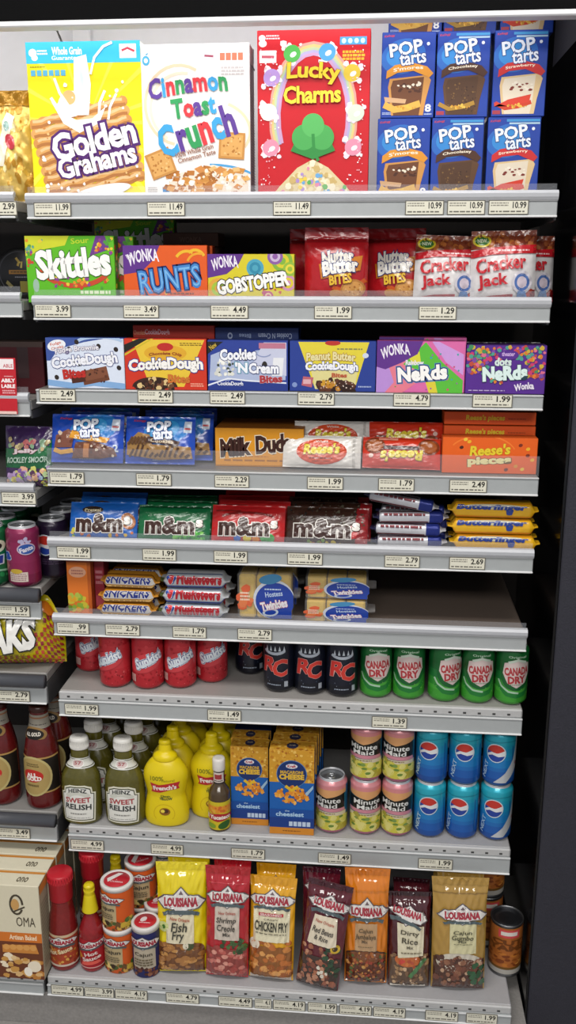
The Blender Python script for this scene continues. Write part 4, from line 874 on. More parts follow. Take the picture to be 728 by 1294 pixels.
car = carton(W2, hb, .065, '#e0571a', top='#a84412'); s = front(W2, hb).to(car); s.text("Reese's pieces", .45, .5, .42, .5, '#e2c82e', bold=.04, shear=.1); s.lines(.7, .4, .9, .55, 1, '#a84412'); obj('carton', car, CARD, t2); t2.location.z = zt - hb; cx2 = t2.location.x
dup(t2, (cx2, .058, zt + .0012), 'orange candy pieces box lying topmost in shade under the shelf above')
hh = zt - hb - z4; u = dup(t2, (cx2, .055, z4), 'orange candy pieces box at the bottom of the flat pile behind the standing one'); u.scale.z = (hh - .001) / hb
# ---- fifth shelf: candy packs leaning back
def lean(px0, px1, pyt, shelf_no, Y, ang):
    cx, W = span(px0, px1, pyt + 20, Y); z0 = DECK[shelf_no]
    # height along the leaning face whose top edge is seen at pyt
    for h in [i * .001 for i in range(20, 320)]:
        y, z = Y + h * math.sin(ang), z0 + h * math.cos(ang); d = Vector((cx, y, z)) - CAM
        if 647 - FPX * d.dot(CU) / d.dot(CF) < pyt: break
    return cx, W, h
def button_pack(label, loc, rot, W, H, base, extra, mcol='#3a1e16'):
    t = thing('button_candy_pack', label, 'candy pack', loc, 'packs of button candies on the fifth shelf', rot)
    g, s = pouch(W, H, .022, base, st=.05, sb=.05, seed=21, low=.9, slim=.03); s.to(g); extra(s); obj('wrapper', g, FILM, t)
    l = G(); s.to(l)
    s.text('m&m', .45, .43, .68, .42, mcol, out='#e2ddd6', ow=.085, bold=.05, space=1.06); s.text('s', .87, .5, .07, .17, '#e8e2da', out=mcol, ow=.08, bold=.05); obj('logo', l, FILM, t)
    return t
def ex_blue(s):
    s.ell(.34, .78, .16, .1, '#33261e'); s.text('Pretzel', .34, .78, .24, .07, '#d8c9a0'); s.ell(.88, .5, .1, .22, '#a8683a', 20); s.ell(.88, .5, .06, .13, '#d9dfe6', 20); s.blobs(9, .04, .06, .98, .2, (.02, .035), ['#d8b23a', '#3a8a3a', '#c8682c'], seed=2, k=10); s.ell(.06, .25, .03, .07, '#c8c44a')
def ex_green(s):
    s.arc(.5, .62, .4, .2, 20, 160, .05, '#1e6a3c'); s.blobs(34, .5, .04, .98, .26, (.02, .035), ['#3a9a3c', '#58b848', '#2a7a34', '#7ac458'], seed=3, k=10); s.rect(0, .92, 1, .97, '#0d4a28')
def ex_red(s):
    s.arc(.5, .62, .4, .18, 25, 155, .06, '#7a1a18'); s.ell(.78, .16, .1, .13, '#3f9a4a'); s.ell(.5, .14, .06, .08, '#d8c03a'); s.ell(.36, .13, .05, .07, '#3a6ac0'); s.ell(.62, .12, .05, .07, '#e08a2c'); s.rect(.05, .82, .4, .86, '#7a1a18')
def ex_dark(s):
    s.rect(.86, 0, 1, 1, '#8c1a1e'); s.ell(.82, .36, .07, .17, '#b82a2c'); s.ell(.82, .42, .02, .05, '#e6dfda'); s.blobs(60, .02, .55, .98, .96, (.006, .018), ['#4a4034', '#5a5648', '#2a2420'], seed=5); s.blobs(10, .2, .04, .7, .16, (.02, .03), ['#c8b23a', '#6a8a3a', '#b86a2c'], seed=4, k=10)
A5 = math.radians(24)
for px0, px1, pyt, base, ex, word, n in ((86, 171, 628, '#1a5cb0', ex_blue, 'blue', 3), (173, 264, 640, '#12663a', ex_green, 'green', 3), (266, 359, 636, '#b81f22', ex_red, 'red', 4), (359, 466, 632, '#3a2219', ex_dark, 'dark brown', 3)):
    cx, W, H = lean(px0, px1, pyt, 5, .02, A5)
    if word == 'dark brown': W *= .98
    a = button_pack('%s button candy pack leaning at the front of its shelf' % word, (cx, .02, DECK[5] + .001), (-A5, 0, math.radians({'blue': 2, 'green': 0, 'red': -1, 'dark brown': -3}[word])), W, min(H, .075), base, ex)
    for i in range(1, n):
        dup(a, (cx + [.0, .006, .003, .009][i], .02 + .03 * i, DECK[5] + .001 + .007 * i * .55), '%s button candy pack, %s in line behind the front one' % (word, ['', 'second', 'third', 'fourth'][i]), rot=(-A5 - .05 * i, 0, math.radians([0, -3, 2, -2][i])))
# wrapped bars: stacks
def wrapped_bar(label, loc, rot, L, ry, rz, col, draw, group, name='candy_bar', m=None):
    t = thing(name, label, 'candy bar', loc, group, rot)
    g, s = bar(L, ry, rz, col); s.to(g); draw(s, 0); obj('wrapper', g, m or FILM, t)
    l = G(); s.to(l); draw(s, 1); obj('logo', l, m or FILM, t); return t
def d_butter(s, k):
    if k == 0: s.rect(.04, .02, .96, .1, '#c8781c'); s.rect(.04, .62, .96, .7, '#d88a20'); s.ell(.5, .42, .3, .16, '#c8c4a8')
    else: s.text('Butterfinger', .48, .34, .76, .3, '#1d3a8c', out='#b8c4d0', ow=.05, bold=.05, shear=.15)
cx, L = span(568, 680, 670, .03)
bf = wrapped_bar('yellow peanut butter bar at the bottom of its stack', (cx + .002, .016, DECK[5] + .001), (0, 0, math.radians(-1)), L * 1.02, .019, .0145, '#e0ac1e', d_butter, 'yellow peanut butter bars')
dup(bf, (cx - .002, .02, DECK[5] + .031), 'yellow peanut butter bar in the middle of the stack', rot=(0, 0, math.radians(1)))
dup(bf, (cx - .003, .024, DECK[5] + .061), 'yellow peanut butter bar on top of the stack, in shade', rot=(.1, 0, math.radians(-1)))
dup(bf, (cx + .004, .064, DECK[5] + .001), 'yellow peanut butter bar low down behind the front stack'); dup(bf, (cx - .002, .066, DECK[5] + .031), 'yellow peanut butter bar behind the stack on another bar')
def d_silver(s, k):
    if k == 0: s.rect(.74, .0, .92, 1, '#23307c'); s.rect(.0, .0, .08, 1, '#2a2a4a'); s.rect(.1, .02, .72, .12, '#5a1c24'); s.rect(.1, .62, .72, .74, '#4a2430'); s.lines(.2, .8, .62, .86, 1, '#8a8a94')
    else: s.lines(.14, .26, .68, .48, 1, '#7a3a40', seed=4, fill=.8)
cx, L = span(470, 566, 670, .03); z5 = DECK[5]
sb = wrapped_bar('silver and blue candy bar lying at the bottom of a loose pile', (cx, .02, z5 + .001), (0, 0, math.radians(2)), L, .016, .011, '#d0d0d6', d_silver, 'silver and blue candy bars', m=FOIL)
dup(sb, (cx - .004, .024, z5 + .024), 'silver candy bar second from the bottom of the loose pile', rot=(0, 0, math.radians(-3)))
dup(sb, (cx + .002, .028, z5 + .047), 'silver candy bar under the slanted topmost one of the loose pile', rot=(0, 0, math.radians(3)))
dup(sb, (cx - .02, .028, z5 + .078), 'slanted silver candy bar on top of the pile, sticking out over the dark packs', rot=(0, math.radians(9), math.radians(-6)))
dup(sb, (cx + .01, .066, z5 + .001), 'dim silver candy bar lying low behind the loose pile', rot=(0, 0, 0)); dup(sb, (cx + .012, .066, z5 + .025), 'dim silver candy bar lying behind the pile on another', rot=(0, 0, math.radians(2))); dup(sb, (cx + .006, .068, z5 + .049), 'dim dark banded candy bar highest behind the loose pile', rot=(0, 0, math.radians(-2)))
# ---- sixth shelf
t, W, H, D = box_on('drink_carton', 'small orange drink carton with green and yellow fruit at the bay end', 'drink carton', 6, 85, 115, 708, 768, .03, .035)
car = carton(W, H, D, '#d9742a', right='#a84a1c', top='#b8602a'); s = front(W, H).to(car); s.rect(0, .96, 1, 1, '#8a3a1a'); s.ell(.45, .78, .36, .1, '#dca484'); s.lines(.2, .73, .7, .83, 2, '#a86a5c'); s.rect(.86, .04, 1, .96, '#b85a20'); obj('carton', car, CARD, t)
p = G(); s.to(p); s.blobs(16, .04, .06, .84, .34, (.1, .18), ['#8aa83a', '#a8b84a', '#c8b83a', '#6a8a2c', '#d8a02c'], seed=4); obj('picture', p, CARD, t)
x_ = t.location.x + W / 2
t = thing('drink_carton', 'dark red carton squeezed between the orange carton and orange bars', 'drink carton', (x_ + .011, .05, DECK[6]), None); g = carton(.02, H * .98, .04, '#8a2430', top='#6a1a24'); s = front(.02, H * .98).to(g); s.rect(.1, .1, .9, .3, '#a84450'); s.lines(.15, .5, .85, .8, 3, '#b8747c'); obj('carton', g, CARD, t)
def d_snick(s, k):
    if k == 0: s.rect(.04, .0, .96, .06, '#8a5a1a'); s.rect(.06, .07, .94, .17, '#d8b06a'); s.lines(.2, .08, .8, .16, 1, '#6a4a1c'); s.poly([(.1, .2), (.94, .2), (.9, .52), (.16, .5)], '#c0bcb8'); s.rect(.05, .7, .95, .8, '#8a5a1a')
    else: s.text('SNICKERS', .5, .35, .76, .25, '#23307c', out='#e2e2e6', ow=.05, bold=.03, shear=.25)
cx, L = span(124, 199, 755, .03); z6 = DECK[6]
sn = wrapped_bar('orange wrapped peanut bar at the bottom of its pile', (cx - .002, .016, z6 + .001), (0, 0, math.radians(-2)), L, .018, .0135, '#c98a2c', d_snick, 'orange wrapped peanut bars')
dup(sn, (cx + .002, .019, z6 + .029), 'orange wrapped peanut bar in the middle, bold blue letters facing out', rot=(0, 0, math.radians(1)))
dup(sn, (cx + .006, .024, z6 + .057), 'orange wrapped peanut bar on top of its pile in shade', rot=(.12, 0, math.radians(-2)))
dup(sn, (cx + .004, .062, z6 + .001), 'orange wrapped peanut bar low behind the front pile'); dup(sn, (cx + .008, .064, z6 + .03), 'orange wrapped peanut bar resting behind the pile on another bar'); dup(sn, (cx + .008, .066, z6 + .059), 'dim orange wrapped peanut bar highest at the back of the pile')
def d_musk(s, k):
    if k == 0: s.rect(.05, .0, .95, .12, '#3a4a8a'); s.rect(.1, .66, .9, .74, '#6a7a9a'); s.rect(0, .0, .05, .8, '#5a6a3a'); s.ell(.17, .36, .07, .17, '#2a4aa0')
    else: s.text('3', .17, .36, .07, .28, '#d0343c', out='#e8e8ee', ow=.08, bold=.06, shear=.2); s.text('Musketeers', .57, .35, .64, .27, '#b82a34', out='#e4e4ea', ow=.06, bold=.05, shear=.15)
cx, L = span(201, 288, 755, .03)
mk = wrapped_bar('silver nougat bar with bright red script at the bottom of its pile', (cx, .016, z6 + .001), (0, 0, 0), L, .02, .0145, '#ccd0d4', d_musk, 'silver nougat bars', m=FOIL)
mk2 = dup(mk, (cx + .002, .02, z6 + .031), 'silver nougat bar with red script in the middle of its pile', rot=(0, 0, math.radians(-1)))
dup(mk, (cx + .004, .026, z6 + .0605), 'dim silver nougat bar on top of its pile', rot=(.1, 0, math.radians(1))); dup(mk, (cx + .004, .068, z6 + .001), 'silver nougat bar low behind the front pile'); dup(mk, (cx + .006, .07, z6 + .032), 'silver nougat bar behind the pile on another one')
def cake_pack(label, loc, W, H, rot=(0, 0, 0), tilt=0):
    t = thing('snack_cake_pack', label, 'snack cake pack', loc, 'clear packs of yellow snack cakes', rot)
    cw = W * .92 / 3; D = .055
    for i in range(3):
        g = G(); x = -W * .46 + cw * i; r = min(cw, H) * .16; pr = []
        x0, x1, z0, z1 = x + .001, x + cw - .001, .004, H * .93
        g.box(x0, x1, .006, .006 + D, z0, z1, '#d2b04c', bev=r * .7); obj('cake', g, CAKE, t)
    g = G(); fr, bk = pouch_fn(W, H, .02, st=.03, sb=.03, seed=6, wr=.002, low=1.)
    g.box(-W * .48, W * .48, .003, .066, .001, H * .97, '#e8e8ea', bev=.004); g.grid(lambda u, v: (W * .48 + v * .014, .03 + (u - .5) * .05 * (1 - .2 * v), H * (.5 + (u - .5) * .0) + H * .45 * (2 * abs(((u * 7) % 1) - .5) - .5) * .15), 14, 3, '#e8e8ea'); obj('wrapper', g, WRAP, t)
    s = front(W, H); s.fn = lambda x, z, e: (x, .0026 - e, z); l = G(); s.to(l)
    s.ell(.66, .45, .36, .4, '#c9ced6', 12); s.ell(.68, .42, .34, .37, '#1f3f9c', 12); s.rect(.66, .06, .97, .5, '#1f3f9c'); s.ell(.6, .86, .2, .1, '#3f86b4', 10); s.text('Hostess', .66, .56, .3, .1, '#b8cbe0', rot=8); s.lines(.5, .63, .8, .68, 1, '#b8cbe0'); s.ell(.6, .18, .14, .08, '#b8c4d4', 8); s.ell(.6, .18, .1, .05, '#1f3f9c', 8); s.text('Twinkies', .66, .34, .46, .16, '#e2dfe4', out='#b8323c', ow=.08, bold=.05, rot=12)
    s.blobs(9, .04, .3, .26, .7, (.05, .09), ['#d8623c', '#dc7a4a'], seed=3); s.lines(.07, .4, .24, .6, 3, '#ecd0b8')
    obj('label', l, FILM, t); return t
cx, W = span(299, 371, 750, .03); H = top_z(335, 722, .03) - z6
ca = cake_pack('clear snack cake pack with upright blue oval label', (cx, .022, z6), W, H)
dup(ca, (cx + .003, .1, z6 + .002), 'snack cake pack standing behind the upright blue oval label pack')
cx, W2 = span(384, 466, 750, .03)
cb = dup(ca, (cx, .02, z6), 'snack cake pack lying on its side at the front beside the bare deck', rot=(0, 0, 0)); cb.scale = (W2 / W, 1, .47)
cc = dup(ca, (cx + .001, .026, z6 + H * .47), 'snack cake pack stacked upon the one beside the bare deck', rot=(0, 0, 0)); cc.scale = (W2 / W, 1, .47)

# ---- cans
CANP = [(.0235, .003), (.025, .0), (.0272, .0012), (.0318, .0062), (.0329, .0085), (.0331, .1085), (.0322, .1115), (.0275, .1172), (.0268, .1185), (.0272, .1205), (.0268, .122), (.0255, .1218), (.0250, .118)]
def can(name, label, loc, group, cols, draw, rz=0., metal='#c4c6ca'):
    t = thing(name, label, 'can', loc, group, (0, 0, rz)); t.scale = (.97, .97, 1)
    P = []; C_ = []
    body = [(.0331, .0102 + .0983 * k / 12) for k in range(13)]
    P = CANP[:5] + body + CANP[6:]
    def colat(z):
        f = max(0, min(.9999, (z - .01) / .098)); return cols[int(f * len(cols))]
    for i in range(len(P) - 1):
        z = (P[i][1] + P[i + 1][1]) / 2
        C_.append(metal if z < .0035 or i >= len(P) - 6 else (cols[-1] if z > .107 else colat(z)))
    g = G(); g.lathe(P, 40, cols=C_, cap=False); g.face([(.0225 * math.sin(2 * PI * k / 20), .0225 * math.cos(2 * PI * k / 20), .003) for k in range(20)], metal)
    prof = [(.0331, .012), (.0331, .108)]
    s = wrap(prof, .0331, 2 * PI * .0331 * .62, .097, .0108); s.to(g); draw(s, 0); obj('can_body', g, CANM, t)
    l = G(); s.to(l); draw(s, 1); obj('logo', l, CANM, t)
    g = G(); g.lathe([(.0252, .1175), (.0235, .1165), (.022, .1178), (.001, .1178)], 32, col='#b9bcc0', cap=False); lid = obj('lid', g, METL, t)
    g = G(); g.tube([(.000 + .008 * math.sin(a), -.006 + .012 * math.cos(a) * .8, .1192) for a in [2 * PI * k / 14 for k in range(15)]], .0016, '#d0d2d4', 6); g.lathe([(.004, .1178), (.0035, .1195), (.001, .1198)], 10, col='#d0d2d4'); obj('pull_tab', g, METL, lid)
    return t
def put(px0, px1, pyb, shelf_no, r=.0331):
    """the centre of a round thing whose nearest foot point is seen at pyb"""
    p = atz((px0 + px1) / 2, pyb, DECK[shelf_no]); d = Vector((p.x - CAM.x, p.y - CAM.y, 0)).normalized() * r * .8
    return Vector((p.x + d.x, p.y + d.y, DECK[shelf_no]))
def d_sun(s, k):
    if k == 0:
        s.blobs(60, .02, .02, .98, .3, (.008, .02), ['#a31a24', '#d04048', '#8c141c', '#d8585c'], seed=4); s.blobs(30, .02, .66, .98, .96, (.01, .03), ['#a81c26', '#cc3a42'], seed=8); s.rect(.19, .06, .31, .22, '#d8b8b0'); s.lines(.2, .07, .3, .21, 4, '#b88a84'); s.ell(.5, .5, .3, .2, '#cf4148', 20)
    else:
        s.text('Sunkist', .53, .56, .44, .2, '#dfe8f0', out='#2a56a0', ow=.08, bold=.05, rot=24, shear=.25, out2='#cfd8e2', ow2=.13); s.text('Sunkist', .53, .56, .44, .2, '#e8eef4', out='#2a4a90', ow=.07, bold=.045, rot=24, shear=.25); s.band([(.38, .4), (.66, .55)], .05, '#d8e2ea')
red = ['#b8242e', '#c02c36', '#c8363f', '#c8363f', '#c6323b', '#bc2a34']
sun = [(127, 168, 869, 'first of the front row of red soda cans', -.35), (168, 209, 871, 'second of the front row of red soda cans', .12), (209, 249, 870, 'third of the front row of red soda cans', .05), (250, 287, 863, 'set back beside a gap in the row', .1), (99, 134, 849, 'half hidden behind the first one near the bay end', .3)]
src = None
for a, b, y, lab, rz in sun:
    loc = put(a, b, y, 7)
    if src is None: src = can('soda_can', 'red strawberry soda can, ' + lab, loc, 'red soda cans', red, d_sun, rz)
    else: dup(src, loc, 'red strawberry soda can, ' + lab, rot=(0, 0, rz))
def d_rc(s, k):
    if k == 0: s.blobs(14, .2, .04, .8, .8, (.004, .007), ['#5a6a8a', '#8a94a8'], seed=3); s.lines(.38, .06, .62, .1, 1, '#9aa4b4'); s.arc(.5, .86, .18, .1, 200, 340, .06, '#b8c0cc'); [s.poly([(.36 + i * .07, .82), (.4 + i * .07, .82), (.38 + i * .07, .93)], '#c4ccd6', True) for i in range(5)]; s.rect(.66, .04, .72, .16, '#a8aeb8')
    else: s.text('R', .40, .53, .2, .3, '#c8322c', out='#d8a8a0', ow=.05, bold=.035, rot=6, shear=.2); s.text('C', .6, .46, .22, .34, '#cf3a30', out='#d8a8a0', ow=.05, bold=.035, rot=6, shear=.15)
nav = ['#12141f', '#141828', '#141828', '#161a2a', '#161a2a']
src = None
for a, b, y, lab, rz in ((334, 373, 875, 'nearest the gap beside the red cans', -.25), (373, 411, 878, 'in the middle of the front three', -.05), (412, 451, 881, 'touching the green ginger ale cans', .05), (300, 334, 853, 'set back in shade behind the front three', .1)):
    loc = put(a, b, y, 7)
    if src is None: src = can('cola_can', 'dark blue cola can with big red letters, ' + lab, loc, 'dark blue cola cans', nav, d_rc, rz)
    else: dup(src, loc, 'dark blue cola can with big red letters, ' + lab, rot=(0, 0, rz))
def d_cd(s, k):
    if k == 0:
        s.ell(.5, .56, .26, .34, '#16602e'); s.poly([(.26, .3), (.36, .2), (.5, .16), (.64, .2), (.74, .3), (.8, .26), (.66, .1), (.5, .06), (.34, .1), (.2, .26)], '#1f7a34'); s.band([(.2, .42), (.26, .3), (.38, .2), (.54, .17)], .04, '#a8ccae'); s.blobs(24, .02, .02, .98, .3, (.006, .014), ['#58b040', '#3f9a34', '#7ac45a'], seed=2); s.text('Original', .5, .93, .28, .06, '#b8d8bc')
    else:
        s.poly([(.3, .8), (.5, .86), (.7, .8), (.72, .58), (.64, .38), (.5, .28), (.36, .38), (.28, .58)], '#d6c4c0'); s.text('CANADA', .5, .64, .38, .15, '#b03a40', bold=.05, rot=4); s.text('DRY', .5, .46, .26, .14, '#b03a40', bold=.05, rot=4); s.lines(.4, .34, .6, .37, 1, '#7a9a7a'); s.band([(.36, .82), (.5, .88), (.64, .82)], .05, '#c8d8c8')
grn = ['#3f9c34', '#4aa83c', '#348c36', '#1f7436', '#17642f', '#186830', '#1a6c32']
src = None
for i, (a, b, y, rz) in enumerate(((454, 495, 882, .1), (495, 536, 884, .0), (540, 580, 887, .45), (581, 622, 889, .1), (623, 664, 891, .2))):
    loc = put(a, b, y, 7); lab = 'green ginger ale can, ' + ['touching the dark blue cola cans', 'second from the dark blue cola cans', 'middle one of the five with its badge turned aside', 'second from the dark end panel', 'nearest the dark end panel'][i]
    if src is None: src = can('ginger_ale_can', lab, loc, 'green ginger ale cans', grn, d_cd, rz); src.scale = (.955, .955, 1)
    else: dup(src, loc, lab, rot=(0, 0, rz))
def d_mm(s, k):
    if k == 0:
        s.rect(0, 0, .14, 1, '#3a8a9c'); s.rect(.86, 0, 1, 1, '#2f6a94'); s.poly([(.14, .98), (.86, .98), (.86, .84), (.5, .74), (.14, .84)], '#dfa46c'); s.rect(.14, .93, .86, 1, '#d88a8c'); s.poly([(.14, .82), (.5, .74), (.82, .84), (.82, .5), (.14, .52)], '#17150f'); s.poly([(.14, .52), (.82, .5), (.84, .42), (.14, .44)], '#d08a98'); s.rect(.14, .0, .86, .36, '#c8be48'); s.rect(.14, .34, .86, .42, '#d8cdb0')
        s.blobs(26, .1, .02, .92, .36, (.05, .085), ['#cfc64a', '#d8d060', '#b4a83a', '#e0d880', '#a8a040'], seed=5); s.blobs(10, .1, .08, .92, .36, (.03, .06), ['#6a8a3a', '#7d9a4a'], seed=6, asp=.5); s.lines(.36, .37, .66, .41, 1, '#8a7a5a')
    else: s.text('Minute', .5, .695, .46, .11, '#e6e6e2', bold=.02); s.text('Maid', .5, .575, .34, .1, '#e6e6e2', bold=.02)
mm = ['#c4788c', '#c8be48', '#c8be48', '#cdb8a0', '#17150f', '#17150f', '#dfa46c', '#d08a90']
mm = ['#b86a86'] + ['#2f7a90'] * 6 + ['#d08a90']
src = None; HC = .1222
for a, b, y, tier, rz, lab in ((399, 438, 1053, 0, -.3, 'single one standing beside the macaroni box with open lid showing'), (441, 480, 1055, 0, .15, 'lower one of the pair next to the single can'), (481, 520, 1057, 0, -.2, 'lower one of the pair touching the blue cans'),
                               (441, 480, 1055, 1, -.2, 'upper one of the pair next to the single can'), (481, 520, 1057, 1, -.25, 'upper one of the pair touching the blue cans')):
    loc = put(a, b, y, 8); loc.z += tier * HC
    if src is None: src = can('lemonade_can', 'lemonade can with black band, ' + lab, loc, 'lemonade cans', mm, d_mm, rz)
    else: dup(src, loc, 'lemonade can with black band, ' + lab, rot=(0, 0, rz)).scale = (.945, .945, 1)
def globe(s, cu, cv, r):
    s.disc(cu, cv, r * 1.12, '#cfdce4', 24)
    rv = r * s.W / s.H
    s.ell(cu, cv, r, rv, '#c8382e', 12, 24, 0, 180); s.ell(cu, cv, r, rv, '#24429c', -14, 24, 180, 360)
    s.poly([(cu - r * .98, cv - rv * .2), (cu - r * .5, cv + rv * .1), (cu + r * .2, cv + rv * .02), (cu + r * .98, cv + rv * .38), (cu + r * .96, cv - rv * .25), (cu + r * .3, cv - rv * .38), (cu - r * .4, cv - rv * .2), (cu - r * .9, cv - rv * .42)], '#e2e4e6')
def d_pn(sw):
    def d(s, k):
        if k == 0:
            s.band([(0, .93), (.3, .88), (.6, .92), (1, .88)], .02, '#1f8aa0'); s.rect(.72, .0, .74, .8, '#1a5a9a')
            if sw: s.poly([(.42, 0), (.6, .22), (.74, .5), (.8, .8), (.8, .98), (.94, .98), (.94, .6), (.84, .3), (.62, 0)], '#c4c8cc'); s.disc(.82, .4, .03, '#a05a60')
        else:
            globe(s, .44, .66, .14); s.text('NEXT', .27, .26, .3, .085, '#b8d4e4', rot=80, bold=.02, shear=.15)
            if not sw: s.text('pepsi', .84, .28, .28, .08, '#9ac0d8', rot=85, bold=.02); globe(s, .9, .72, .08)
    return d
pn = ['#1b4f9e', '#1c5cae', '#1d6cb8', '#1f7cc0', '#2088c2', '#2094c0', '#229fbe', '#28a8be']
s0 = s1 = None
for i, (a, b, y) in enumerate(((521, 561, 1058), (562, 602, 1060), (604, 644, 1062))):
    for tier in (0, 1):
        loc = put(a, b, y, 8); loc.z += tier * HC; rz = [[.1, -.05], [-.1, .1], [-.05, -.1]][i][tier]
        lab = 'light blue diet cola can, ' + ['lower', 'upper'][tier] + [' one next to the lemonade cans', ' one of the middle pair', ' one with white swoosh beside the dark panel'][i]
        if i < 2:
            if s0 is None: s0 = can('diet_cola_can', lab, loc, 'light blue cola cans', pn, d_pn(0), rz)
            else: dup(s0, loc, lab, rot=(0, 0, rz))
        else:
            if s1 is None: s1 = can('diet_cola_can', lab, loc, 'light blue cola cans', pn, d_pn(1), rz)
            else: dup(s1, loc, lab, rot=(0, 0, rz))
# ---- eighth shelf: bottles and macaroni boxes
def foot(px0, px1, pyb, shelf_no, depth):
    p = atz((px0 + px1) / 2, pyb, DECK[shelf_no]); a = at(px0, pyb - 15, p.y); b = at(px1, pyb - 15, p.y)
    return p, b.x - a.x
z8 = DECK[8]
p, W = foot(81, 131, 1041, 8, .05); ty = top_z(105, 931, p.y + .02); Hb = ty - z8; r = W / 2; sy = .72
def relish():
    t = thing('relish_bottle', '', 'bottle', (0, 0, 0), 'sweet relish bottles')
    pr = smooth_prof([(r * .86, 0), (r * .97, .006), (r, .03), (r * .99, Hb * .4), (r * .93, Hb * .55), (r * .66, Hb * .66), (r * .46, Hb * .72), (r * .44, Hb * .8), (r * .42, Hb * .87)], 5)
    g = G(); g.lathe(pr, 40, '#56511b', sy=sy); obj('bottle', g, SQUE, t)
    g = G(); c = r * .46
    cp = [(c * .98, Hb * .865), (c, Hb * .87), (c, Hb * .975), (c * .93, Hb * .995), (c * .85, Hb)]
    g.lathe(cp, 36, '#dedcd6', sy=sy * 1.1); s = Surf(c, c, lambda x, z, e: (x, z - c / 2, Hb + e)).to(g); s.text('HEINZ', .5, .5, .8, .3, '#a9a8a4')
    for k in range(36):
        a = 2 * PI * k / 36; g.tube([(c * 1.005 * math.sin(a), -c * 1.005 * math.cos(a) * sy * 1.1, Hb * .885), (c * 1.005 * math.sin(a), -c * 1.005 * math.cos(a) * sy * 1.1, Hb * .965)], .0006, '#d4d2cc', 4)
    obj('cap', g, PLAS, t)
    sl = wrap(pr, r, W * .98, Hb * .44, Hb * .045, 1, sy); l = G(); sl.to(l)
    out = [(.06, .0), (.94, .0), (1, .78), (.9, .8), (.88, .93), (.7, 1.), (.5, 1.), (.3, 1.), (.12, .93), (.1, .8), (0, .78)]
    inn = [(.5 + (u - .5) * .9, .5 + (v - .5) * .92) for u, v in out]; in2 = [(.5 + (u - .5) * .84, .5 + (v - .5) * .87) for u, v in out]
    sl.poly(out, '#d8d6c2'); sl.n += 24; sl.poly(inn, '#3c402c'); sl.n += 24; sl.poly(in2, '#dfdfd8'); sl.n += 24
    sl.arc(.5, .45, .36, .36, 40, 140, .13, '#c9cac0'); sl.text('HEINZ', .5, .84, .46, .1, '#35383a', arch=.03, bold=.03); lb = obj('label', l, PAPR, t)
    g2 = G(); sl.to(g2); sl.text('SWEET', .5, .6, .64, .13, '#a8474c', bold=.03, rot=1); sl.text('RELISH', .5, .42, .66, .14, '#3a3c3c', bold=.03, rot=-2); sl.lines(.3, .2, .7, .26, 1, '#8d8d88'); sl.lines(.2, .1, .8, .14, 1, '#b0b0ac'); obj('lettering', g2, PAPR, lb)
    sn = wrap(pr, r * .46, 2 * PI * r * .46 * .96, Hb * .11, Hb * .665, 1.06, sy * 1.06, grow=.0006); l = G(); sn.to(l); sn.rect(0, 0, 1, 1, '#cfcfc6'); sn.n += 20; sn.rect(0, .1, 1, .16, '#46483a'); sn.rect(0, .84, 1, .9, '#46483a'); sn.n += 20; sn.ell(.5, .5, .1, .42, '#e2e2dc'); sn.n += 20; sn.ell(.5, .5, .085, .34, '#c9b8b4'); sn.n += 10; sn.text('57', .5, .5, .1, .3, '#a2585a', bold=.03); obj('neck_label', l, PAPR, t)
    return t
rl = relish()
fx = put(81, 131, 1041, 8, r * sy); fx2 = put(136, 184, 1043, 8, r * sy)
rl.location = fx; rl['label'] = 'sweet relish bottle with white cap standing at the front beside the bay end'
dup(rl, fx2, 'sweet relish bottle with white cap standing at the front beside the mustard')
for c, base in enumerate((fx, fx2)):
    for i in range(1, 4 if c == 0 else 4):
        dup(rl, base + Vector(((.007 if c == 0 else .004) * i, .078 * i - (.004 * c), 0)), 'sweet relish bottle, %s in the line behind the front bottle %s' % (['', 'second', 'third', 'fourth'][i], 'at the bay end' if c == 0 else 'by the mustard'))
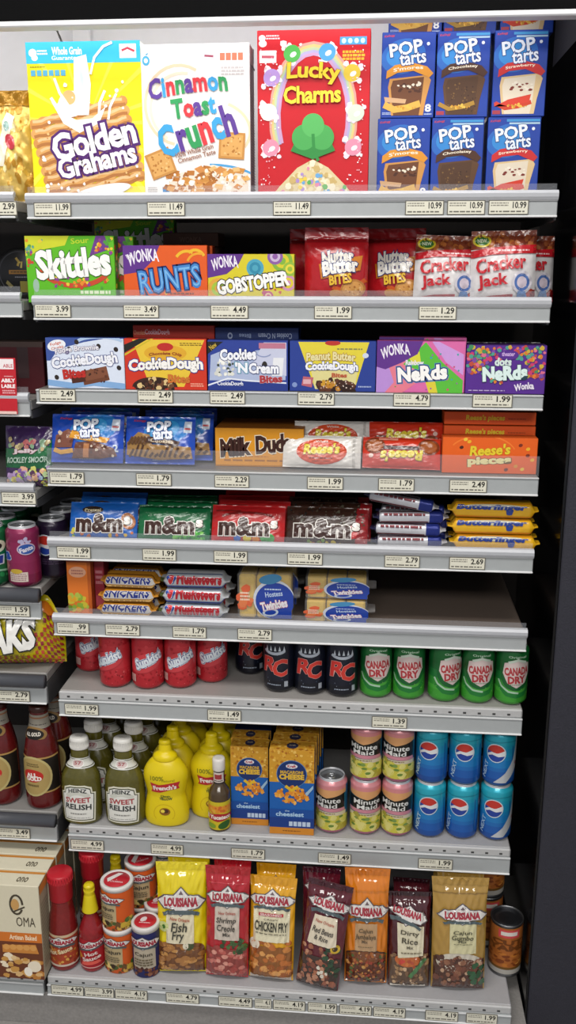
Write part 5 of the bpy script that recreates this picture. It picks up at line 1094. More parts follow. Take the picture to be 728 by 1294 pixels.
# mustard
p, W = foot(184, 240, 1044, 8, .05); fx = put(184, 240, 1044, 8, W / 2 * .62); Hb = top_z(212, 934, fx.y) - z8; r = W / 2; sy = .62
def mustard():
    t = thing('mustard_bottle', '', 'bottle', (0, 0, 0), 'yellow mustard bottles')
    pr = smooth_prof([(r * .84, 0), (r * .96, .005), (r * 1.0, .02), (r * .97, Hb * .2), (r * .9, Hb * .3), (r * .86, Hb * .37), (r * .93, Hb * .46), (r * 1.0, Hb * .56), (r * .95, Hb * .65), (r * .72, Hb * .745), (r * .5, Hb * .79)], 5)
    g = G(); g.lathe(pr, 44, '#dcc414', sy=sy); obj('bottle', g, PLAS, t)
    g = G(); c = r * .5; g.lathe(smooth_prof([(c * 1.05, Hb * .775), (c * 1.08, Hb * .78), (c * 1.06, Hb * .815), (c * .9, Hb * .84), (c * .62, Hb * .865), (c * .58, Hb * .9), (c * .52, Hb * .945)], 3) + [(c * .5, Hb * .95), (c * .56, Hb * .955), (c * .5, Hb * .995), (c * .4, Hb)], 30, '#e2c90f', sy=.8); obj('cap', g, PLAS, t)
    s = wrap(pr, r, W * .94, Hb * .62, Hb * .05, 1, sy); l = G(); s.to(l)
    s.arc(.5, .2, .26, .17, -40, 220, .014, '#c8a814'); s.text('100%', .34, .88, .34, .08, '#8a8418', bold=.03, rot=4); s.text('natural', .62, .85, .3, .04, '#a09418', rot=2)
    s.poly([(.14, .6), (.2, .66), (.16, .79), (.4, .76), (.66, .8), (.92, .82), (.88, .74), (.93, .68), (.66, .66), (.4, .6)], '#b82a30'); s.n += 25
    s.text("French's", .53, .705, .58, .085, '#ecdfd8', bold=.05, rot=5); s.text('Classic', .54, .53, .26, .035, '#3c5a2c', bold=.03); s.text('YELLOW', .55, .48, .34, .045, '#2c4a34', bold=.04); s.ell(.52, .24, .13, .07, '#8a5a1c'); s.n += 15; s.ell(.54, .25, .07, .04, '#4a2c1c'); s.ell(.47, .25, .05, .03, '#e0c84a')
    obj('label', l, PAPR, t); return t
mu = mustard(); mu.location = fx; mu['label'] = 'yellow mustard bottle at the front beside the relish'
fx2 = put(243, 296, 1034, 8, r * sy)
dup(mu, fx2, 'yellow mustard bottle at the front partly covered by the small hot sauce')
for c, base in enumerate((fx, fx2)):
    for i in range(1, 5 if c == 0 else 4):
        dup(mu, base + Vector(((.004 if c == 0 else .006) * i, .058 * i, 0)), 'yellow mustard bottle, %s in line behind the %s' % (['', 'second', 'third', 'fourth', 'fifth'][i], 'one beside the relish' if c == 0 else 'one with hot sauce before it'))
# small green hot sauce
fx = put(264, 292, 1047, 8, .012); W = span(265, 292, 1025, fx.y)[1]; r = W / 2; Hb = top_z(278, 957, fx.y) - z8
t = thing('hot_sauce_bottle', 'small green hot sauce bottle with white cap before the second mustard bottle', 'bottle', fx)
pr = smooth_prof([(r * .85, 0), (r, .004), (r, Hb * .3), (r, Hb * .45), (r * .92, Hb * .54), (r * .55, Hb * .63), (r * .42, Hb * .7), (r * .42, Hb * .86)], 5)
g = G(); g.lathe(pr, 32, '#4a3a26'); obj('bottle', g, SQUE, t)
g = G(); c = r * .58; g.lathe([(c * .95, Hb * .83), (c, Hb * .84), (c, Hb * .97), (c * .9, Hb), (c * .6, Hb * 1.0)], 28, '#dcd8d2'); obj('cap', g, PLAS, t)
s = wrap(pr, r * .45, 2 * PI * r * .45 * .9, Hb * .17, Hb * .66, 1, 1, grow=.0016); l = G(); s.to(l); s.rect(0, 0, 1, 1, '#2a2322'); s.n += 15; s.rect(.3, .1, .7, .9, '#d0c4bc'); s.n += 15; s.rect(.38, .35, .62, .75, '#9a3a3c'); s.lines(.34, .15, .66, .3, 1, '#3a2a2a'); obj('neck_label', l, PAPR, t)
s = wrap(pr, r, PI * r * .98, Hb * .4, Hb * .03); l = G(); s.to(l); s.rect(0, 0, 1, 1, '#c8b428'); s.n += 15; s.rect(0, .62, 1, .86, '#d88a2c'); s.n += 12; s.blobs(14, .1, .64, .9, .84, (.03, .06), ['#c8642c', '#d8a83c'], seed=3); s.poly([(0, .5), (.5, .6), (1, .52), (1, .4), (.5, .3), (0, .4)], '#a8262c'); s.n += 12; s.text('El Yucateco', .5, .46, .8, .13, '#e6d8cc', bold=.05); s.ell(.7, .18, .2, .13, '#2f5a24', 20); s.ell(.3, .14, .14, .09, '#7a9a2c'); s.text('X', .5, 1.16, .2, .12, '#cfc8be', bold=.06); obj('label', l, PAPR, t)
# macaroni boxes
def mac(label, loc, W, H, D, topcol='#c8922c'):
    t = thing('macaroni_box', label, 'macaroni box', loc, 'blue and gold macaroni boxes')
    car = carton(W, H, D, '#1c5ca8', right='#26305c', left='#1a3a78', top=topcol); s = front(W, H).to(car)
    s.rect(0, .62, 1, 1, '#c8922c'); s.blobs(110, .02, .63, .98, .99, (.02, .045), ['#d8a63c', '#b87a20', '#e0b65a', '#a8661c', '#cf9a34'], seed=3); s.rect(0, 0, 1, .08, '#c9822a'); s.rect(0, .08, 1, .2, '#1a3a80'); s.rect(0, .2, 1, .3, '#1b4a94'); s.lines(.3, .03, .7, .05, 1, '#7a4a18')
    [s.rect(.44 + k * .1, .1, .52 + k * .1, .155, '#b8c8dc') for k in range(5)]; s.disc(.5, .72, .34, '#4a7ab0', 32); s.disc(.5, .72, .325, '#1a2f66', 32)
    tp = topf(W, D, H).to(car)
    if topcol != '#1a2c58':
        tp.blobs(60, .03, .04, .97, .96, (.02, .045), ['#d8a63c', '#b87a20', '#e0b65a', '#a8661c'], seed=5); tp.ell(.5, .5, .13, .34, '#2a2c48'); tp.text('Kraft', .5, .55, .14, .12, '#b8a890')
    else: tp.arc(.5, .5, .16, .3, 30, 150, .06, '#7a6a3a')
    obj('carton', car, CARD, t)
    p = G(); s.to(p); s.blobs(70, .1, .36, .9, .58, (.03, .06), ['#d88a2c', '#e09c3c', '#c8741e', '#e8b05a'], seed=6, clip=lambda u, v: ((u - .5) / .38) ** 2 + ((v - .47) / .1) ** 2 < 1); s.band([(.36, .58), (.5, .53), (.64, .58)], .035, '#d8b02c'); s.poly([(.8, .5), (.98, .6), (.98, .56), (.84, .47)], '#9ab8cc'); obj('picture', p, CARD, t)
    l = G(); s.to(l); s.ell(.5, .815, .13, .028, '#d4d4dc'); s.text('Kraft', .5, .815, .18, .03, '#a83a40', bold=.04); s.text('MACARONI', .5, .745, .5, .035, '#c8a03c', bold=.05); s.text('CHEESE', .5, .69, .54, .055, '#d8ae3a', out='#7a4a14', ow=.05, bold=.06); s.text('the', .4, .285, .1, .02, '#a8c0dc'); s.text('cheesiest', .46, .245, .62, .05, '#a8c8e4', bold=.03); obj('logo', l, CARD, t); return t
p, W = foot(294, 340, 1042, 8, .03); Hm = top_z(316, 944, p.y) - z8; a1 = at(292, 1000, p.y).x; a2 = at(339, 1000, p.y).x
DM = .036
m1 = mac('macaroni box set back next to the small hot sauce', ((a1 + a2) / 2, p.y, z8), W * 1.02, Hm, DM)
q = atz(370, 1054, z8); b1, b2 = at(340.5, 1000, q.y).x, at(397, 1000, q.y).x; Wm = b2 - b1; Hm2 = top_z(369, 948, q.y) - z8
m2 = mac('macaroni box at the front touching the single lemonade can', ((b1 + b2) / 2, q.y, z8), Wm, Hm2, DM)
for i in range(1, 5): dup(m2, Vector(((b1 + b2) / 2 + .0025 * i, q.y + (DM + .001) * i, z8)), 'macaroni box, %s behind the front one by the lemonade' % ['', 'second', 'third', 'fourth', 'fifth'][i])
dup(m1, Vector((m1.location.x - .004, p.y + DM + .001, z8)), 'macaroni box directly behind the one set back by the hot sauce')
mac('macaroni box with dark blue top, last in the column by the hot sauce', ((a1 + a2) / 2 - .002, p.y + 2 * (DM + .001), z8), W * 1.02, Hm, DM, '#1a2c58')

# ---- bottom shelf
z9 = DECK[9]
def tall_sauce(name, label, loc, r, H, capcol, capH, glass, draw, group=None, conic=False):
    t = thing(name, label, 'bottle', loc, group)
    nb = H * (1 - capH)
    pr = smooth_prof([(r * .86, 0), (r, .005), (r, H * .12), (r, H * .36), (r * .96, H * .45), (r * .88, H * .55), (r * .78, H * .63), (r * .72, nb + .004)] if not conic else [(r * .86, 0), (r, .005), (r, H * .15), (r, H * .42), (r * .9, H * .5), (r * .62, H * .6), (r * .48, H * .66), (r * .42, nb + .004)], 5)
    g = G(); g.lathe(pr, 36, glass); obj('bottle', g, SQUE, t)
    g = G(); c = r * (.8 if not conic else .5)
    if conic: cp = smooth_prof([(c * 1.3, nb), (c * 1.28, nb + .003), (c * .95, nb + capH * H * .5), (c * .8, nb + capH * H * .62)], 4) + [(c * .85, nb + capH * H * .66), (c * .85, H * .985), (c * .7, H)]
    else: cp = [(c * .95, nb - .002), (c, nb), (c * 1.02, H * .9), (c * 1.08, H * .91), (c * 1.08, H * .99), (c * .98, H)]
    g.lathe(cp, 32, capcol)
    for k in range(28):
        a = 2 * PI * k / 28; rr = interp(cp, H * .95) * 1.003; g.tube([(rr * math.sin(a), -rr * math.cos(a), H * .925), (rr * math.sin(a), -rr * math.cos(a), H * .98)], .0007, capcol, 4)
    obj('cap', g, PLAS, t)
    s = wrap(pr, r, PI * r * 1.05, H * .34, H * .06); l = G(); s.to(l); draw(s); obj('label', l, PAPR, t); return t
def diamond(s, cu, cv, w, h, rot=0, sub=True, tcol='#a3293a'):
    q = lambda du, dv: (cu + du * w - dv * w * 0, cv + dv * h)
    c, k = math.cos(math.radians(rot)), math.sin(math.radians(rot)); asp = s.H / s.W
    def q(du, dv): x, z = du * w, dv * h * asp; return (cu + x * c - z * k, cv + (x * k + z * c) / asp)
    s.n += 14 if s.ml else 0
    s.poly([q(-.62, 0), q(-.45, .28), q(-.2, .3), q(0, .62), q(.2, .3), q(.45, .28), q(.62, 0), q(.45, -.28), q(.2, -.3), q(0, -.6), q(-.2, -.3), q(-.45, -.28)], '#5a5254'); s.n += 18 if s.ml else 0
    s.poly([q(-.58, 0), q(-.42, .24), q(-.18, .26), q(0, .56), q(.18, .26), q(.42, .24), q(.58, 0), q(.42, -.24), q(.18, -.26), q(0, -.54), q(-.18, -.26), q(-.42, -.24)], '#dcd8d4'); s.n += 14 if s.ml else 0
    s.text('LOUISIANA', cu, cv, w * .84, h * .36, tcol, bold=.06, rot=rot, out='#5a1822', ow=.02)
    if sub: s.poly([q(-.48, -.42), q(-.3, -.3), q(.3, -.3), q(.48, -.42), q(.44, -.58), q(.3, -.46), q(-.3, -.46), q(-.44, -.58)], '#4c5a5e')
    s.poly([q(-.06, .3), q(0, .46), q(.06, .3)], '#6a5a5e')
def d_red1(s):
    s.rect(0, 0, 1, 1, '#a8432c'); s.n += 15; s.rect(0, 0, 1, .06, '#c8b8a8'); s.rect(0, .92, 1, 1, '#c8b090'); s.n += 10; s.blobs(60, .05, .08, .95, .62, (.02, .05), ['#b8622c', '#c8843c', '#8a3420', '#a04a24', '#d09a4a'], seed=5); s.n += 10; diamond(s, .5, .78, .7, .3); s.n += 20; s.text('Hot Sauce', .5, .5, .5, .14, '#e0c8a0', bold=.04, rot=14)
def d_red2(s):
    s.rect(0, 0, 1, 1, '#a81f2a'); s.n += 15; s.ell(.22, .3, .12, .2, '#c8842c', 20); s.ell(.3, .2, .1, .12, '#8a1a20'); s.rect(0, 0, 1, .03, '#d8a8a0'); s.n += 15; diamond(s, .54, .8, .76, .3, 10); s.n += 20; s.text('Hot', .55, .52, .3, .12, '#dcc8c0', bold=.04, rot=12); s.text('Sauce', .56, .36, .44, .13, '#dcc8c0', bold=.04, rot=12); s.poly([(.3, .1), (.8, .18), (.74, .28), (.34, .24)], '#d8584c')
loc = put(66, 101, 1222, 9, .02); W = span(66, 101, 1180, loc.y)[1]; Hb = top_z(80, 1101, loc.y) - z9
hs = tall_sauce('hot_sauce_bottle', 'red hot sauce bottle with red cap at the bay end, frontmost', loc, W / 2, Hb, '#b8222e', .27, '#7a1c1c', d_red1, 'red capped hot sauce bottles')
dup(hs, loc + Vector((.042, .08, 0)), 'red hot sauce bottle with red cap standing behind the yellow capped one')
loc = put(104, 133, 1225, 9, .02); W = span(103, 133, 1190, loc.y)[1]; Hb = top_z(117, 1117, loc.y) - z9
ys = tall_sauce('hot_sauce_bottle', 'slim red hot sauce bottle with yellow tapered cap at the front', loc, W / 2, Hb, '#d8c41c', .31, '#8a1a20', d_red2, 'yellow capped hot sauce bottles', True)
dup(ys, loc + Vector((.028, .1, 0)), 'slim hot sauce bottle, its yellow cap peeking out beside the orange canister')
def canister(label, loc, r, H, body, drawf, lidin, group):
    t = thing('seasoning_canister', label, 'seasoning canister', loc, group)
    pr = [(r * .97, 0), (r, .002), (r, H * .9), (r * .99, H * .93)]
    g = G(); g.lathe([(r * .97, 0), (r, .002), (r, H * .3), (r, H * .6), (r, H * .9), (r * .99, H * .93)], 36, body); s = wrap([(r, 0), (r, H)], r, PI * r * 1.06, H * .88, H * .02); s.to(g); drawf(s, 0); obj('canister', g, PAPR, t)
    l = G(); s.to(l); drawf(s, 1); obj('logo', l, PAPR, t)
    g = G(); R1 = r * 1.03; g.lathe([(R1, H * .9), (R1, H * .985), (R1 * .96, H), (R1 * .8, H), (R1 * .78, H * .985)], 36, '#d8d4d0'); lid = obj('lid', g, PLAS, t)
    g = G(); g.lathe([(R1 * .8, H * .975), (R1 * .78, H * .99), (.001, H * .99)], 30, '#b82430', cap=False); sd = Surf(2 * R1, 2 * R1, lambda x, z, e: (x, z - R1, H * .99 + e)).to(g)
    if lidin: sd.poly([(.2, .45), (.4, .8), (.55, .82), (.3, .3)], '#dcd6d2', True); sd.text('LOUISIANA', .55, .4, .4, .07, '#e0c8c8', rot=10)
    else: sd.ell(.42, .58, .1, .14, '#dcd0d0', -30); sd.lines(.3, .36, .7, .44, 1, '#e0c8c8')
    obj('lid_disc', g, PLAS, lid); return t
def d_or(s, k):
    if k == 0: s.rect(.2, .14, .62, .72, '#b8a47c'); s.n += 10; s.blobs(46, .16, .0, .98, .2, (.03, .06), ['#6a4a2a', '#8a6a3a', '#c89a4a', '#4a5a2c', '#e0c878', '#3a2a1c'], seed=4); s.blobs(6, .7, .1, .95, .28, (.05, .07), ['#c8a83c', '#4a6a2c'], seed=6)
    else: diamond(s, .42, .8, .6, .24, 0); s.n += 12; s.text('Cajun', .41, .56, .34, .12, '#4a4438', bold=.03); s.lines(.26, .3, .56, .46, 3, '#6a604a')
loc = put(134, 173, 1224, 9, .022); W = span(134, 173, 1195, loc.y)[1]; r1 = W / 2; tz = top_z(152, 1165, loc.y); H1 = tz - z9; tz2 = top_z(151, 1112, loc.y)
H1 = (tz2 - z9) / 2
oc = canister('orange seasoning canister, lower one of the front stack', loc, r1, H1, '#d05a22', d_or, True, 'orange seasoning canisters')
dup(oc, loc + Vector((-.001, .002, H1 + .0006)), 'orange seasoning canister on top of the front stack, red and white lid showing', rot=(0, 0, -.25))
lb = loc + Vector((.030, .076, 0)); dup(oc, lb, 'orange seasoning canister, lower one of the rear stack'); dup(oc, lb + Vector((0, 0, H1 + .0006)), 'orange seasoning canister topping the rear stack just under the shelf', rot=(0, 0, .4))
def d_bl(s, k):
    if k == 0: s.rect(.24, .2, .78, .66, '#b8ac98'); s.n += 10; s.blobs(26, .1, .0, .9, .2, (.03, .06), ['#4a2a24', '#6a3a2c', '#8a5a44'], seed=4)
    else: diamond(s, .5, .78, .7, .26, 0); s.n += 12; s.text('Cajun', .5, .52, .38, .1, '#4a4438'); s.lines(.3, .26, .7, .44, 3, '#6a604a')
loc = put(170, 203, 1230, 9, .018); W = span(169, 203, 1200, loc.y)[1]; Hs = top_z(186, 1163, loc.y) - z9
bc = canister('small dark blue seasoning canister at the front with red and white lid', loc, W / 2, Hs, '#23285e', d_bl, False, 'dark blue seasoning canisters')
b2 = loc + Vector((.012, W + .006, 0)); dup(bc, b2, 'small dark blue seasoning canister, second, behind the front one')
b3 = loc + Vector((.012, W * 2 + .022, 0)); dup(bc, b3, 'dark blue seasoning canister at the back, lower one of its stack'); b4 = dup(bc, b3 + Vector((.002, 0, Hs + .0006)), 'dark blue seasoning canister at the back, high under the condiment shelf')
# ---- seasoning bags
BW, BH = .092, .215
VM = {31: [(0, 0), (.22, .27), (.62, .56), (.71, .67), (1, 1)], 32: [(0, 0), (.28, .34), (.66, .67), (.74, .75), (1, 1)], 33: [(0, 0), (.34, .4), (.72, .72), (.79, .79), (1, 1)], 34: [(0, 0), (.32, .4), (.42, .45), (.66, .71), (.76, .82), (1, 1)],
      35: [(0, 0), (.27, .3), (.6, .56), (.7, .66), (1, 1)], 36: [(0, 0), (.3, .36), (.62, .7), (.69, .8), (1, 1)], 37: [(0, 0), (.26, .35), (.66, .62), (.73, .69), (1, 1)]}
def mix_bag(label, px0, px1, pyt, pyb, base, draw, ang, rz, nback, word, seed=31, ry=0., hscale=1.):
    pb = atz((px0 + px1) / 2, pyb, z9); Y = pb.y
    a = at(px0, pyb - 40, Y).x; b = at(px1, pyb - 40, Y).x; W = b - a
    A = math.radians(ang)
    cx = (a + b) / 2
    for h in [i * .001 for i in range(60, 400)]:
        d = Vector((cx, Y + h * math.sin(A), z9 + h * math.cos(A))) - CAM
        if 647 - FPX * d.dot(CU) / d.dot(CF) < pyt: break
    t = thing('seasoning_bag', label, 'seasoning bag', (cx, Y + .02, z9 + .003), 'seasoning mix bags', (-A, ry, rz))
    g, s = pouch(W * .985, h * hscale, .036, base, st=.09, sb=.02, seed=seed, low=.62, slim=.05, wr=.0036, flare=.07, nu=36, nv=60); s.vm = VM[seed]; s.to(g); draw(s, 0); obj('pouch', g, GLOSSY, t)
    p = G(); s.to(p); draw(s, 1); obj('picture', p, GLOSSY, t)
    l = G(); s.to(l); draw(s, 2); obj('label', l, GLOSSY, t)
    for i in range(1, nback + 1):
        dup(t, (cx + [.0, .003, -.002, .002][i], Y + .02 + .05 * i, z9 + .002), '%s, %s behind the front bag of its kind' % (word, ['', 'first', 'second', 'third'][i]), rot=(-A * .8, 0, [0, -.02, .02, 0][i])).scale = (.85, .78, 1)
    return t
CREAM = '#ddd3b4'
def lab(s, top, bot, col, u0=.2, u1=.8): s.rect(u0, bot, u1, top, col); s.n += 14
def d_fish(s, k):
    if k == 0: s.rect(0, .94, 1, 1, '#e0cc1c')
    if k == 1: s.rect(.02, .01, .98, .2, '#6a3f1c'); s.n += 8; s.ell(.5, .2, .48, .07, '#6a3f1c'); s.blobs(46, .04, .02, .96, .24, (.06, .11), ['#a8723a', '#94602c', '#c08a48', '#80501f', '#9c6830'], seed=4, asp=.6); s.ell(.68, .23, .1, .04, '#3c4a24'); s.ell(.6, .23, .06, .03, '#d8d0b8')
    if k == 2: lab(s, .62, .26, CREAM, .18, .78); s.disc(.12, .46, .11, '#c8cf88'); s.n += 8; s.ell(.12, .46, .04, .02, '#4a7a2c'); diamond(s, .5, .71, .84, .19); s.n += 14; s.text('New Orleans', .48, .565, .42, .03, '#b0583c', rot=-5); s.text('Fish', .46, .47, .34, .08, '#3a3a30', bold=.02, shear=.15); s.text('Fry', .44, .35, .26, .1, '#3a3a30', bold=.02, shear=.15)
mix_bag('yellow fish fry bag with cream label, frontmost beside the blue canister', 196, 258, 1098, 1237, '#e2cc12', d_fish, 9, math.radians(4), 2, 'yellow fish fry bag', 31)
def d_shr(s, k):
    if k == 0: s.rect(0, .93, 1, 1, '#a8141e'); s.rect(.06, .85, .94, .86, '#c43c44')
    if k == 1: s.rect(.02, .01, .98, .24, '#8a3a34'); s.n += 8; s.blobs(48, .04, .02, .96, .26, (.06, .1), ['#b85a50', '#c87468', '#a8443e', '#d89484', '#9a3c36'], seed=5, asp=.7); s.blobs(26, .4, .2, .98, .32, (.04, .07), ['#3c5a2c', '#4a6a34', '#2c4422'], seed=6)
    if k == 2: lab(s, .66, .32, '#c9bcae', .22, .82); diamond(s, .52, .74, .86, .17); s.n += 14; s.text('New Orleans', .52, .6, .42, .026, '#a8584c', rot=2); s.text('Shrimp', .5, .52, .48, .06, '#3e3a34', bold=.02, shear=.15); s.text('Creole', .5, .45, .44, .055, '#3e3a34', bold=.02, shear=.15); s.text('Mix', .52, .385, .18, .03, '#3e3a34')
mix_bag('red creole mix bag between the yellow fish fry and chicken fry bags', 257, 312, 1104, 1243, '#b01a26', d_shr, 8, math.radians(-1), 2, 'red creole mix bag', 32)
def d_chk(s, k):
    if k == 0: s.rect(0, .9, 1, 1, '#d89a1c')
    if k == 1: s.rect(.02, .04, .98, .3, '#8a5420'); s.n += 8; s.blobs(44, .04, .06, .96, .34, (.07, .12), ['#b86a2c', '#c8803c', '#a0561e', '#d89a54', '#8a4a1c'], seed=7, asp=.75); s.ell(.12, .31, .12, .05, '#e0d4c0'); s.rect(.03, .005, .97, .04, '#c8bcb0')
    if k == 2: lab(s, .72, .34, '#e0d8b8', .08, .92); diamond(s, .5, .79, .9, .17); s.n += 14; s.rect(.2, .635, .78, .67, '#b02a34'); s.n += 8; s.text('SEASONED', .49, .652, .5, .02, '#ecd8d4'); s.text('CRISPY', .5, .6, .34, .016, '#6a6450'); s.text('CHICKEN FRY', .5, .52, .76, .085, '#3a382c', bold=.03); s.lines(.14, .43, .86, .45, 1, '#6a6450')
mix_bag('golden chicken fry bag with picture of fried chicken pieces', 312, 370, 1117, 1246, '#e0a41e', d_chk, 10, math.radians(-4), 1, 'golden chicken fry bag', 33)
def d_rbr(s, k):
    if k == 0: s.rect(0, .93, 1, 1, '#3f1220')
    if k == 1: s.rect(.02, .0, .98, .26, '#3c2a24'); s.n += 8; s.blobs(60, .04, .03, .9, .33, (.04, .08), ['#7a4434', '#9a5c44', '#b88468', '#6a3428', '#a86a4c'], seed=8); s.blobs(22, .6, .12, .98, .36, (.04, .07), ['#1f3a26', '#2a4a30'], seed=9); s.blobs(6, .5, .06, .72, .2, (.04, .06), ['#dcd4c4'], seed=10); s.disc(.84, .37, .11, '#c8a42c'); s.n += 6; s.disc(.84, .37, .06, '#3a2a1c')
    if k == 2: s.poly([(.24, .66), (.8, .66), (.86, .42), (.7, .38), (.14, .4)], '#dcd0b8'); s.n += 14; diamond(s, .55, .76, .86, .17, -4); s.n += 14; s.text('New Orleans', .52, .61, .46, .028, '#b0604c', rot=-6); s.text('Red Beans', .5, .535, .52, .05, '#3e3a34', rot=-6, shear=.15, bold=.02); s.text('& Rice', .48, .475, .34, .045, '#3e3a34', rot=-6, shear=.15)
mix_bag('maroon red beans and rice bag leaning with its bottom over the shelf edge', 372, 428, 1122, 1256, '#5a1624', d_rbr, 10, math.radians(-10), 1, 'maroon red beans bag', 34, ry=math.radians(5))
def d_jam(s, k):
    if k == 0: s.rect(0, .95, 1, 1, '#c8701c'); s.rect(0, .83, 1, .845, '#c8741c')
    if k == 1: s.rect(.02, .01, .98, .25, '#5a2c18'); s.n += 8; s.ell(.5, .25, .47, .05, '#3c241a'); s.ell(.5, .24, .47, .05, '#7a4420'); s.blobs(110, .04, .02, .96, .27, (.02, .05), ['#a8622c', '#8a4420', '#b87c3c', '#9a3a24', '#6a3418', '#c8944c', '#4a5a24'], seed=11)
    if k == 2: lab(s, .6, .3, '#b8946c', .22, .76); diamond(s, .5, .7, .88, .17); s.n += 14; s.text('Cajun', .48, .52, .34, .045, '#5a4a34', shear=.15, bold=.02); s.text('Jambalaya', .48, .455, .5, .05, '#5a4a34', shear=.15, bold=.02); s.text('Mix', .46, .41, .14, .025, '#5a4a34'); s.lines(.3, .345, .68, .36, 1, '#6a5a40')
mix_bag('orange jambalaya bag with brown label, tallest of the seasoning bags', 435, 490, 1107, 1251, '#d97c1c', d_jam, 7, math.radians(1), 2, 'orange jambalaya bag', 35)
def d_drt(s, k):
    if k == 0: s.rect(0, .93, 1, 1, '#2c1018')
    if k == 1: s.rect(.02, .0, .98, .27, '#5a4434'); s.n += 8; s.blobs(80, .04, .03, .96, .3, (.03, .06), ['#8a6a4a', '#a8845c', '#6a4c34', '#c8a884', '#7a5a40'], seed=12); s.ell(.45, .26, .32, .07, '#b8602c'); s.n += 5; s.blobs(12, .2, .2, .75, .31, (.03, .06), ['#c8743c', '#a8482c', '#c83c34'], seed=13); s.poly([(.46, .12), (.86, .28), (.94, .26), (.54, .1)], '#4a7a4a'); s.rect(.05, .0, .9, .03, '#d8d0c4')
    if k == 2: s.poly([(.18, .62), (.86, .58), (.84, .3), (.2, .28)], '#d4ccb0'); s.n += 14; diamond(s, .45, .69, .84, .18, -16); s.n += 14; s.text('Dirty', .5, .52, .46, .055, '#4a4434', bold=.02, rot=-6); s.text('Rice', .5, .45, .4, .055, '#4a4434', bold=.02, rot=-5); s.text('Mix', .5, .39, .16, .028, '#5a5444'); s.lines(.28, .325, .8, .345, 1, '#6a604a')
mix_bag('dark maroon dirty rice bag slumped between the orange and tan bags', 491, 545, 1136, 1255, '#48161e', d_drt, 12, math.radians(3), 1, 'dark maroon dirty rice bag', 36)
def d_gum(s, k):
    if k == 0: s.rect(0, .94, 1, 1, '#a8843c'); s.rect(0, .88, 1, .89, '#8a6a2c')
    if k == 1: s.rect(.02, .0, .98, .22, '#4a2c20'); s.n += 8; s.ell(.5, .2, .44, .09, '#c8c0b0'); s.n += 5; s.ell(.5, .18, .4, .07, '#5a3424'); s.blobs(60, .06, .02, .94, .24, (.03, .07), ['#6a3c2c', '#8a5c44', '#4a2a20', '#b89478', '#7a4834'], seed=14); s.blobs(12, .66, .06, .96, .2, (.05, .07), ['#1f4a2c', '#2c5a38'], seed=15)
    if k == 2: lab(s, .66, .27, '#ccc69c', .3, .82); diamond(s, .54, .73, .8, .15); s.n += 14; s.text('Cajun', .55, .545, .36, .04, '#4a4a34', shear=.15, bold=.02); s.text('Gumbo', .55, .485, .42, .04, '#4a4a34', shear=.15, bold=.02); s.text('Mix', .55, .44, .16, .025, '#5a5a44'); s.lines(.38, .395, .76, .41, 1, '#6a6a50')
mix_bag('tan gumbo bag at the end of the seasoning bags beside the brown can', 546, 616, 1118, 1258, '#a8843c', d_gum, 8, math.radians(2), 2, 'tan gumbo bag', 37)
# brown food cans
loc = put(615, 657, 1232, 9, .034); W = span(615, 657, 1190, loc.y)[1]; r = W / 2; Hc = top_z(636, 1150, loc.y + r * .5) - z9
def d_yam(s):
    s.rect(0, 0, 1, 1, '#a8622c'); s.n += 12; s.rect(0, 0, 1, .1, '#a8a49c'); s.rect(0, .1, 1, .15, '#6a4a1c'); s.n += 8; s.blobs(50, .03, .16, .97, .5, (.03, .08), ['#b8702c', '#8a4a1c', '#c8883c', '#7a3c18', '#a05a24'], seed=5, asp=.5); s.rect(.34, .8, .68, .97, '#c84a4c'); s.n += 6; s.rect(.38, .85, .64, .93, '#d8cfc8'); s.n += 8; s.text('CUT', .5, .7, .5, .1, '#6a3a14', bold=.05); s.text('YAMS', .5, .58, .6, .11, '#6a3a14', bold=.05)
t = thing('food_can', 'brown labelled food can standing at the front corner by the dark panel', 'food can', loc, 'brown labelled food cans')
pr = [(r * .96, 0), (r, .001), (r, .004), (r * .97, .006), (r * .97, Hc - .006), (r, Hc - .004), (r, Hc), (r * .95, Hc), (r * .94, Hc - .004)]
g = G(); g.lathe(pr, 40, '#77787a', cap=False); obj('can_body', g, METL, t)
g = G(); g.lathe([(r * .95, Hc - .004), (r * .8, Hc - .005), (r * .78, Hc - .004), (r * .5, Hc - .005), (.001, Hc - .005)], 36, '#54555a', cap=False); obj('lid', g, METL, t)
s = wrap([(r * .97, 0), (r * .97, Hc)], r, 2 * PI * r * .62, Hc - .014, .007); l = G(); s.to(l); d_yam(s); obj('label', l, PAPR, t)
l2 = loc + Vector((-.03, .085, 0)); dup(t, l2, 'brown labelled food can low at the back behind the front can'); dup(t, l2 + Vector((.0, .0, Hc + .0006)), 'brown labelled food can stacked high at the back under the condiment shelf')
# ---- neighbouring bay
DECK.update({('L', k): v for k, v in LD.items()})
def Lz(k): return LD[k] + .0006
# gold crinkled bag
x1 = at(41, 180, .05).x; H = top_z(20, 112, .05) - Lz(1); W = .17
t = thing('snack_bag', 'gold crinkled snack bag beside the yellow cereal box', 'snack bag', (x1 - W / 2 + .004, .05, Lz(1)), None, (math.radians(-5), 0, 0))
g, s = pouch(W, H, .05, '#d4b25c', st=.12, sb=.03, seed=17, wr=.006, nu=40, nv=50); s.to(g)
s.blobs(70, .45, .05, 1, .85, (.008, .04), ['#dcc06a', '#b8862a', '#e6d49a', '#d0aa4a', '#c8963a'], seed=5, asp=2.2, k=5); s.rect(0, .86, 1, 1, '#b8882c')  # pale and dark gold flecks paint the crinkles' highlights and shade into the colour
obj('pouch', g, FOIL, t); p = G(); s.to(p); s.poly([(.62, .3), (.7, .3), (.82, .75), (.72, .8)], '#e8e0cc', True); s.n += 10; s.ell(.78, .52, .05, .07, '#c03a44', 15); s.ell(.74, .66, .03, .05, '#7a9a94', 10); obj('logo', p, FILM, t)
